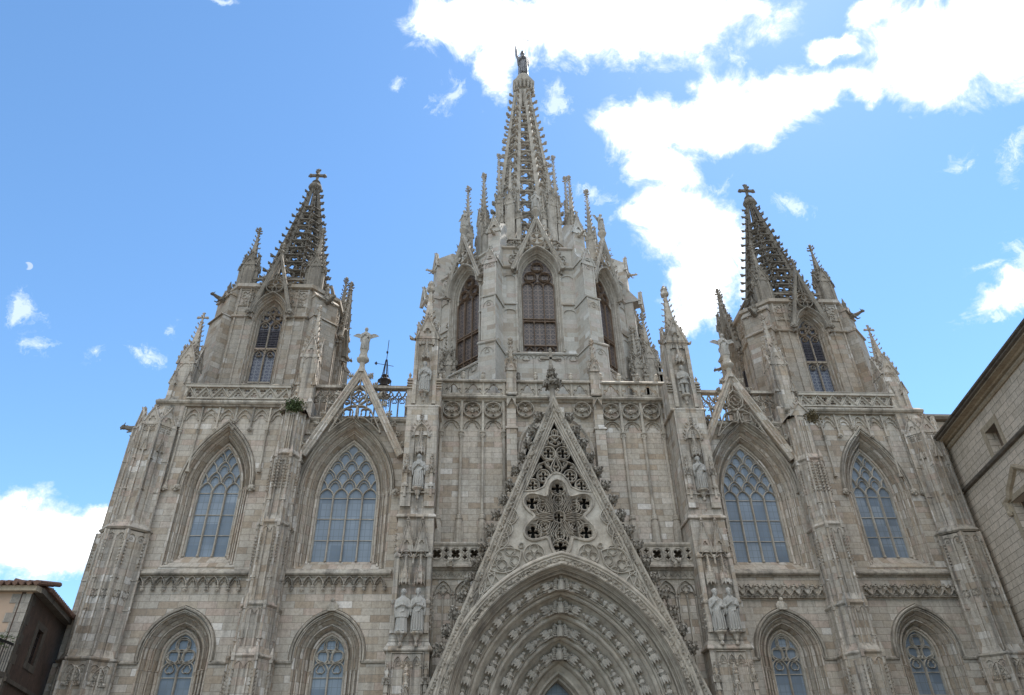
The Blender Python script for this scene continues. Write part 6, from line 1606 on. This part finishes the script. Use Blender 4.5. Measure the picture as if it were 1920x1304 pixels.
b.a([(vx - .85, vy, vz + 3.75), (vx - 1.0, vy - .02, vz + 4.0), (vx - 1.2, vy, vz + 3.8), (vx - 1.0, vy + .02, vz + 3.55), (vx - .9, vy + .03, vz + 3.78)], [(0, 1, 4), (1, 2, 4), (2, 3, 4), (3, 0, 4), (0, 3, 2, 1)])
b.lathe(vx, vy, [(.1, vz + 5.0), (.12, vz + 5.1), (.1, vz + 5.2)], 6); b.build('vane', M_IRON, cage)

# ------------------------------------------------------------------ weeds growing on the buttress tops
def weeds(c, n, r, lab, mat, seed):
    rnd = random.Random(seed); m = M()
    for i in range(n):
        p = Vector(c) + Vector((rnd.gauss(0, r), rnd.gauss(0, r * .5), rnd.gauss(0, r * .8)))
        d = Vector((rnd.uniform(-1, 1), rnd.uniform(-1, .3), rnd.uniform(-1, .8))).normalized() * rnd.uniform(.06, .16); w = d.cross(Vector((rnd.random(), rnd.random(), rnd.random()))).normalized() * .022
        m.a([p - w, p + w, p + d + Vector((0, 0, -.02)), p + d * .5 + w * 1.8, p + d * .5 - w * 1.8], [(0, 1, 3, 4), (4, 3, 2)])
    for i in range(6): e = Vector(c) + Vector((rnd.gauss(0, r), -.05, rnd.gauss(0, r))); m.tube([Vector(c) + Vector((0, .15, 0)), e], [.015, .006], 4)
    o = m.build('wild_plant', mat); o['label'] = lab; o['category'] = 'plant'
weeds((-14.2, -1.28, 20.62), 700, .21, 'bushy green weeds hanging from the top of the left middle buttress', M_LEAF, 3)
weeds((14.75, -1.18, 20.35), 420, .19, 'dry brownish weeds growing on top of the right middle buttress', M_MOSS, 4)

# ------------------------------------------------------------------ stone palace on the right
def local(p0, ang):
    """x along the wall towards the viewer, y into the building, z up"""
    d = Vector((-sin(ang), -cos(ang), 0)); n_ = Vector((cos(ang), -sin(ang), 0))
    mt = Matrix.Identity(4)
    for q in range(3): mt[q][0] = d[q]; mt[q][1] = n_[q]; mt[q][2] = (0, 0, 1)[q]
    mt.translation = Vector((p0[0], p0[1], 0)); return mt
M_PAL = stone('palace_stone', [(0, (.50, .425, .345)), (.5, (.55, .47, .385)), (1, (.60, .51, .42))], bw=1.0, bh=.345, mortar=.016, mort_dark=.75, stain=.22, dark=(.15, .12, .09), patch=.2, bump=.2)
M_EAVE = stone('eaves_stone', [(0, (.33, .27, .20)), (1, (.42, .35, .26))], blocks=False, stain=.35, dark=(.13, .10, .075))
M_EAVED = stone('dark_roof_edge', [(0, (.11, .095, .08)), (1, (.17, .145, .12))], blocks=False, stain=.4, dark=(.04, .035, .03))
PA = thing('stone_palace', 'plain ashlar stone palace with deep eaves at the right edge', 'building', (0, 0, 0))
TP = local((22.75, .5), radians(12))
w = M(); w.T = TP
winA = rect(5.35, 6.55, 16.42, 17.62); winB = rect(5.1, 8.3, 8.4, 14.0)
winC = rect(14.0, 17.0, 8.4, 14.0); winD = rect(14.9, 16.1, 16.42, 17.62)
w.plate(rect(-1.2, 30, 0, 19.1), [winA, winB, winC, winD], 0, .75)
w.build('wall', M_PAL, PA)
# note: plate builds in the XZ plane of TP, which is exactly the wall
e = M(); e.T = TP
xprism(e, -1.3, 30.2, [(.05, 18.62), (-.08, 18.62), (-.14, 18.7), (-.14, 18.8), (-.05, 18.80), (-.05, 18.86), (-.2, 18.9), (-.24, 18.98), (-.52, 19.0), (-.52, 19.06), (.05, 19.06)])
e.build('eaves', M_EAVE, PA)
e = M(); e.T = TP
xprism(e, -1.35, 30.3, [(-.55, 19.06), (-.66, 19.09), (-.68, 19.15), (-.62, 19.18), (-.74, 19.22), (-.76, 19.29), (-.70, 19.33), (3, 20.3), (3, 19.06)])
e.build('roof', M_EAVED, PA)
e = M(); e.T = TP
xprism(e, -1.2, 30.2, [(.02, 16.06), (-.16, 16.1), (-.2, 16.2), (-.12, 16.3), (.02, 16.36)])
e.build('string_course', M_EAVED, PA)
for x0, x1 in ((5.35, 6.55), (14.9, 16.1)):
    f = M(); f.T = TP
    f.plate(rect(x0 - .32, x1 + .32, 16.38, 17.94), [rect(x0, x1, 16.42, 17.62)], -.02, .02)
    fr = f.build('window', M_EAVE, PA)
    g_ = M(); g_.T = TP; g_.box(x0, x1, .5, .54, 16.42, 17.62); g_.box((x0 + x1) / 2 - .03, (x0 + x1) / 2 + .03, .44, .5, 16.42, 17.62); g_.build('shutter', M_WOODY, fr)
for x0, x1 in ((5.1, 8.3), (14.0, 17.0)):
    f = M(); f.T = TP
    f.plate(rect(x0 - .25, x1 + .25, 8.2, 14.25), [rect(x0, x1, 8.4, 14.0)], -.05, .02)
    # shaped pediment over the big window
    xm = (x0 + x1) / 2
    f.sweep([(x0 - .45, 14.1), (x0 + .15, 14.2), (x0 + .45, 14.55), (x0 + .85, 14.75), (xm, 15.2), (x1 - .85, 14.75), (x1 - .45, 14.55), (x1 - .15, 14.2), (x1 + .45, 14.1)], [(-.12, 0), (-.1, -.14), (.02, -.22), (.10, -.2), (.12, 0)])
    f.box(x0 - .38, x0 - .1, -.2, 0, 13.6, 14.1); f.box(x1 + .1, x1 + .38, -.2, 0, 13.6, 14.1); f.ball((x0 - .25, -.12, 13.55), .16, 7); f.ball((x1 + .25, -.12, 13.55), .16, 7)
    fr = f.build('window', M_EAVE, PA)
    g_ = M(); g_.T = TP; g_.box(x0, x1, .5, .55, 8.4, 14.0); g_.build('glass', M_GLASSD if 'M_GLASSD' in globals() else M_LEADB, fr)
    g_ = M(); g_.T = TP
    for i in range(5): g_.box(x0 + (x1 - x0) * i / 4 - .03, x0 + (x1 - x0) * i / 4 + .03, .42, .5, 8.4, 14.0)
    for z in (9.5, 10.8, 12.1, 13.3): g_.box(x0, x1, .42, .5, z - .03, z + .03)
    g_.build('glazing_bar', M_WOODY, fr)
# rough toothing stones where the church abuts
q_ = M(); q_.T = TP; rnd = random.Random(5); z = 2.0; i = 0
while z < 17.8:
    h = rnd.uniform(.3, .42)
    if i % 2: q_.box(-.3, rnd.uniform(.35, .85) + (.0 if z > 12 else .15), -.045, .02, z, z + h)
    z += h; i += 1
q_.build('quoin', M_BUT, PA)
# a higher roof corner behind
q_ = M(); q_.box(25.2, 32, 4.0, 16, 19, 22.9); qq = q_.build('rear_block', M_TWR, PA)
q_ = M(); xprism(q_, 25.0, 32.2, [(3.7, 22.95), (3.6, 23.1), (3.7, 23.3), (16, 24.6), (16, 22.95)]); q_.build('rear_roof', M_EAVED, qq)

# ------------------------------------------------------------------ stucco house on the left
HO = thing('stucco_house', 'pink stucco house with clay tile roof and dark side wall at the left', 'house')
M_STUC = simple('pink_stucco', (.40, .29, .215), .9, var=.10, spec=.1, nscale=1.2)
M_STUD = stone('shaded_side_stucco', [(0, (.055, .038, .028)), (.5, (.085, .055, .042)), (1, (.11, .07, .052))], blocks=False, stain=.4, dark=(.04, .036, .03), streak=(1.2, 1.2, .5))  # shade of the side wall is put into its stucco colour
M_QUO = stone('house_quoins', [(0, (.25, .22, .19)), (1, (.38, .34, .29))], bw=.5, bh=.36, mortar=.01, stain=.2)
M_QUOD = stone('dark_quoins', [(0, (.075, .062, .05)), (1, (.115, .095, .075))], bw=.5, bh=.36, mortar=.01, stain=.2)  # darker copy of the house quoins, side shade put into the colour
M_TILE = simple('clay_roof_tiles', (.15, .085, .06), .8, var=.45, nscale=5)
cx0, cy0 = -21.8, -6.0; al = radians(14)
TD = Matrix.Identity(4); dd = Vector((-sin(al), cos(al), 0)); nn = Vector((-cos(al), -sin(al), 0))     # along dark side, into the house
for q in range(3): TD[q][0] = dd[q]; TD[q][1] = nn[q]; TD[q][2] = (0, 0, 1)[q]
TD.translation = Vector((cx0, cy0, 0))
w = M(); w.T = TD
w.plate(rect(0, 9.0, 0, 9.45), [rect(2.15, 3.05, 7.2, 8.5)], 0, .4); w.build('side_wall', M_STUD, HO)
f = M(); f.T = TD
f.plate(rect(1.78, 3.42, 6.95, 8.75), [rect(2.15, 3.05, 7.2, 8.5)], -.03, .02)
fr = f.build('window', M_QUOD, HO)
g_ = M(); g_.T = TD; g_.box(2.15, 3.05, .25, .28, 7.2, 8.5); g_.build('glass', M_VOID, fr)
g_ = M(); g_.T = TD
for i in range(4): g_.box(2.2 + .27 * i, 2.22 + .27 * i, .1, .12, 7.2, 8.5)
for z in (7.5, 7.9, 8.25): g_.box(2.15, 3.05, .1, .12, z, z + .02)
g_.build('grille', M_IRON, fr)
q_ = M(); q_.T = TD; z = 0; i = 0
while z < 9.3:
    q_.box(-.02, .55 if i % 2 else .3, -.025, .02, z, z + .355); z += .36; i += 1
q_.box(0, 9, -.08, .02, 6.2, 6.34); q_.build('quoin', M_QUOD, HO)
w = M(); w.box(cx0 - 14, cx0 - .005, cy0 - .06, cy0 - .003, 0, 9.45); w.build('front_wall', M_STUC, HO)
q_ = M(); z = 0; i = 0
while z < 9.3:
    q_.box(cx0 - (.75 if i % 2 else .5), cx0 - .005, cy0 - .085, cy0 + .02, z, z + .355); z += .36; i += 1
q_.build('quoin', M_QUO, HO)
ev = M(); ev.box(cx0 - 14, cx0 + .25, cy0 - .35, cy0 + .1, 9.42, 9.62); ev.build('eaves', M_EAVE, HO)
ev = M(); ev.T = TD; ev.box(-.0, 9.2, -.32, .1, 9.42, 9.62); ev.build('eaves', M_EAVED, HO)
rf = M()
rf.a([(cx0 - 14, cy0 - .45, 9.68), (cx0 + .3, cy0 - .45, 9.68), (cx0 - 2.6, cy0 + 5, 10.9), (cx0 - 14, cy0 + 5, 10.9)], [(0, 1, 2, 3)])
p1 = TD @ Vector((-.35, -.4, 9.68)); p2 = TD @ Vector((9.2, -.4, 9.68)); p3 = TD @ Vector((9.2, 3.2, 10.9)); p4 = Vector((cx0 - 2.6, cy0 + 5, 10.9))
rf.a([p1, p2, p3, p4], [(0, 1, 2, 3)])
ro = rf.build('roof', M_TILE, HO)
tl = M()
for i in range(52):
    x = cx0 + .25 - .27 * i
    tl.tube([(x, cy0 - .52, 9.68), (x, cy0 + 1.2, 10.05)], .10, 7)
for i in range(3, 34):
    a = TD @ Vector((-.2 + .27 * i, -.48, 9.68)); b = TD @ Vector((-.2 + .27 * i, 1.0, 10.0)); tl.tube([a, b], .10, 7)
tl.build('roof_tiles', M_TILE, ro)
bl = M(); bl.box(cx0 - 6.5, cx0 + .0, cy0 - 1.25, cy0, 6.3, 6.48); bl.box(cx0 - 6.5, cx0 - .1, cy0 - 1.0, cy0, 6.18, 6.3)
bo = bl.build('balcony', M_QUOD, HO)
rl = M(); rl.box(cx0 - 6.45, cx0 - .05, cy0 - 1.2, cy0 - 1.14, 7.42, 7.5); rl.box(cx0 - .08, cx0 - .02, cy0 - 1.2, cy0, 7.42, 7.5)
for i in range(48): x = cx0 - .1 - .135 * i; rl.tube([(x, cy0 - 1.17, 6.48), (x + .03, cy0 - 1.17, 6.9), (x, cy0 - 1.17, 7.42)], .014, 4)
for i in range(20): x = cx0 - .2 - .32 * i; rl.tube([(x - .12, cy0 - 1.17, 6.6), (x, cy0 - 1.19, 6.85), (x + .12, cy0 - 1.17, 6.6), (x, cy0 - 1.16, 6.5)], .014, 4)
for i in range(7): y = cy0 - 1.1 + .16 * i; rl.tube([(cx0 - .05, y, 6.48), (cx0 - .05, y, 7.42)], .014, 4)
rl.build('railing', M_IRON, bo)
rk_ = M(); rnd = random.Random(9)
for i in range(140):
    p = Vector((cx0 - .25 + rnd.gauss(0, .2), cy0 - .7 + rnd.gauss(0, .25), 7.5 + rnd.gauss(0, .12))); d = Vector((rnd.uniform(-1, 1), rnd.uniform(-1, 1), rnd.uniform(-.5, 1))).normalized() * .14; w2 = d.cross(Vector((1, .3, .2))).normalized() * .03
    rk_.a([p - w2, p + w2, p + d], [(0, 1, 2)])
rp = rk_.build('potted_plant', M_LEAF); rp['label'] = 'small leafy plant at the corner of the iron balcony on the pink house'; rp['category'] = 'plant'
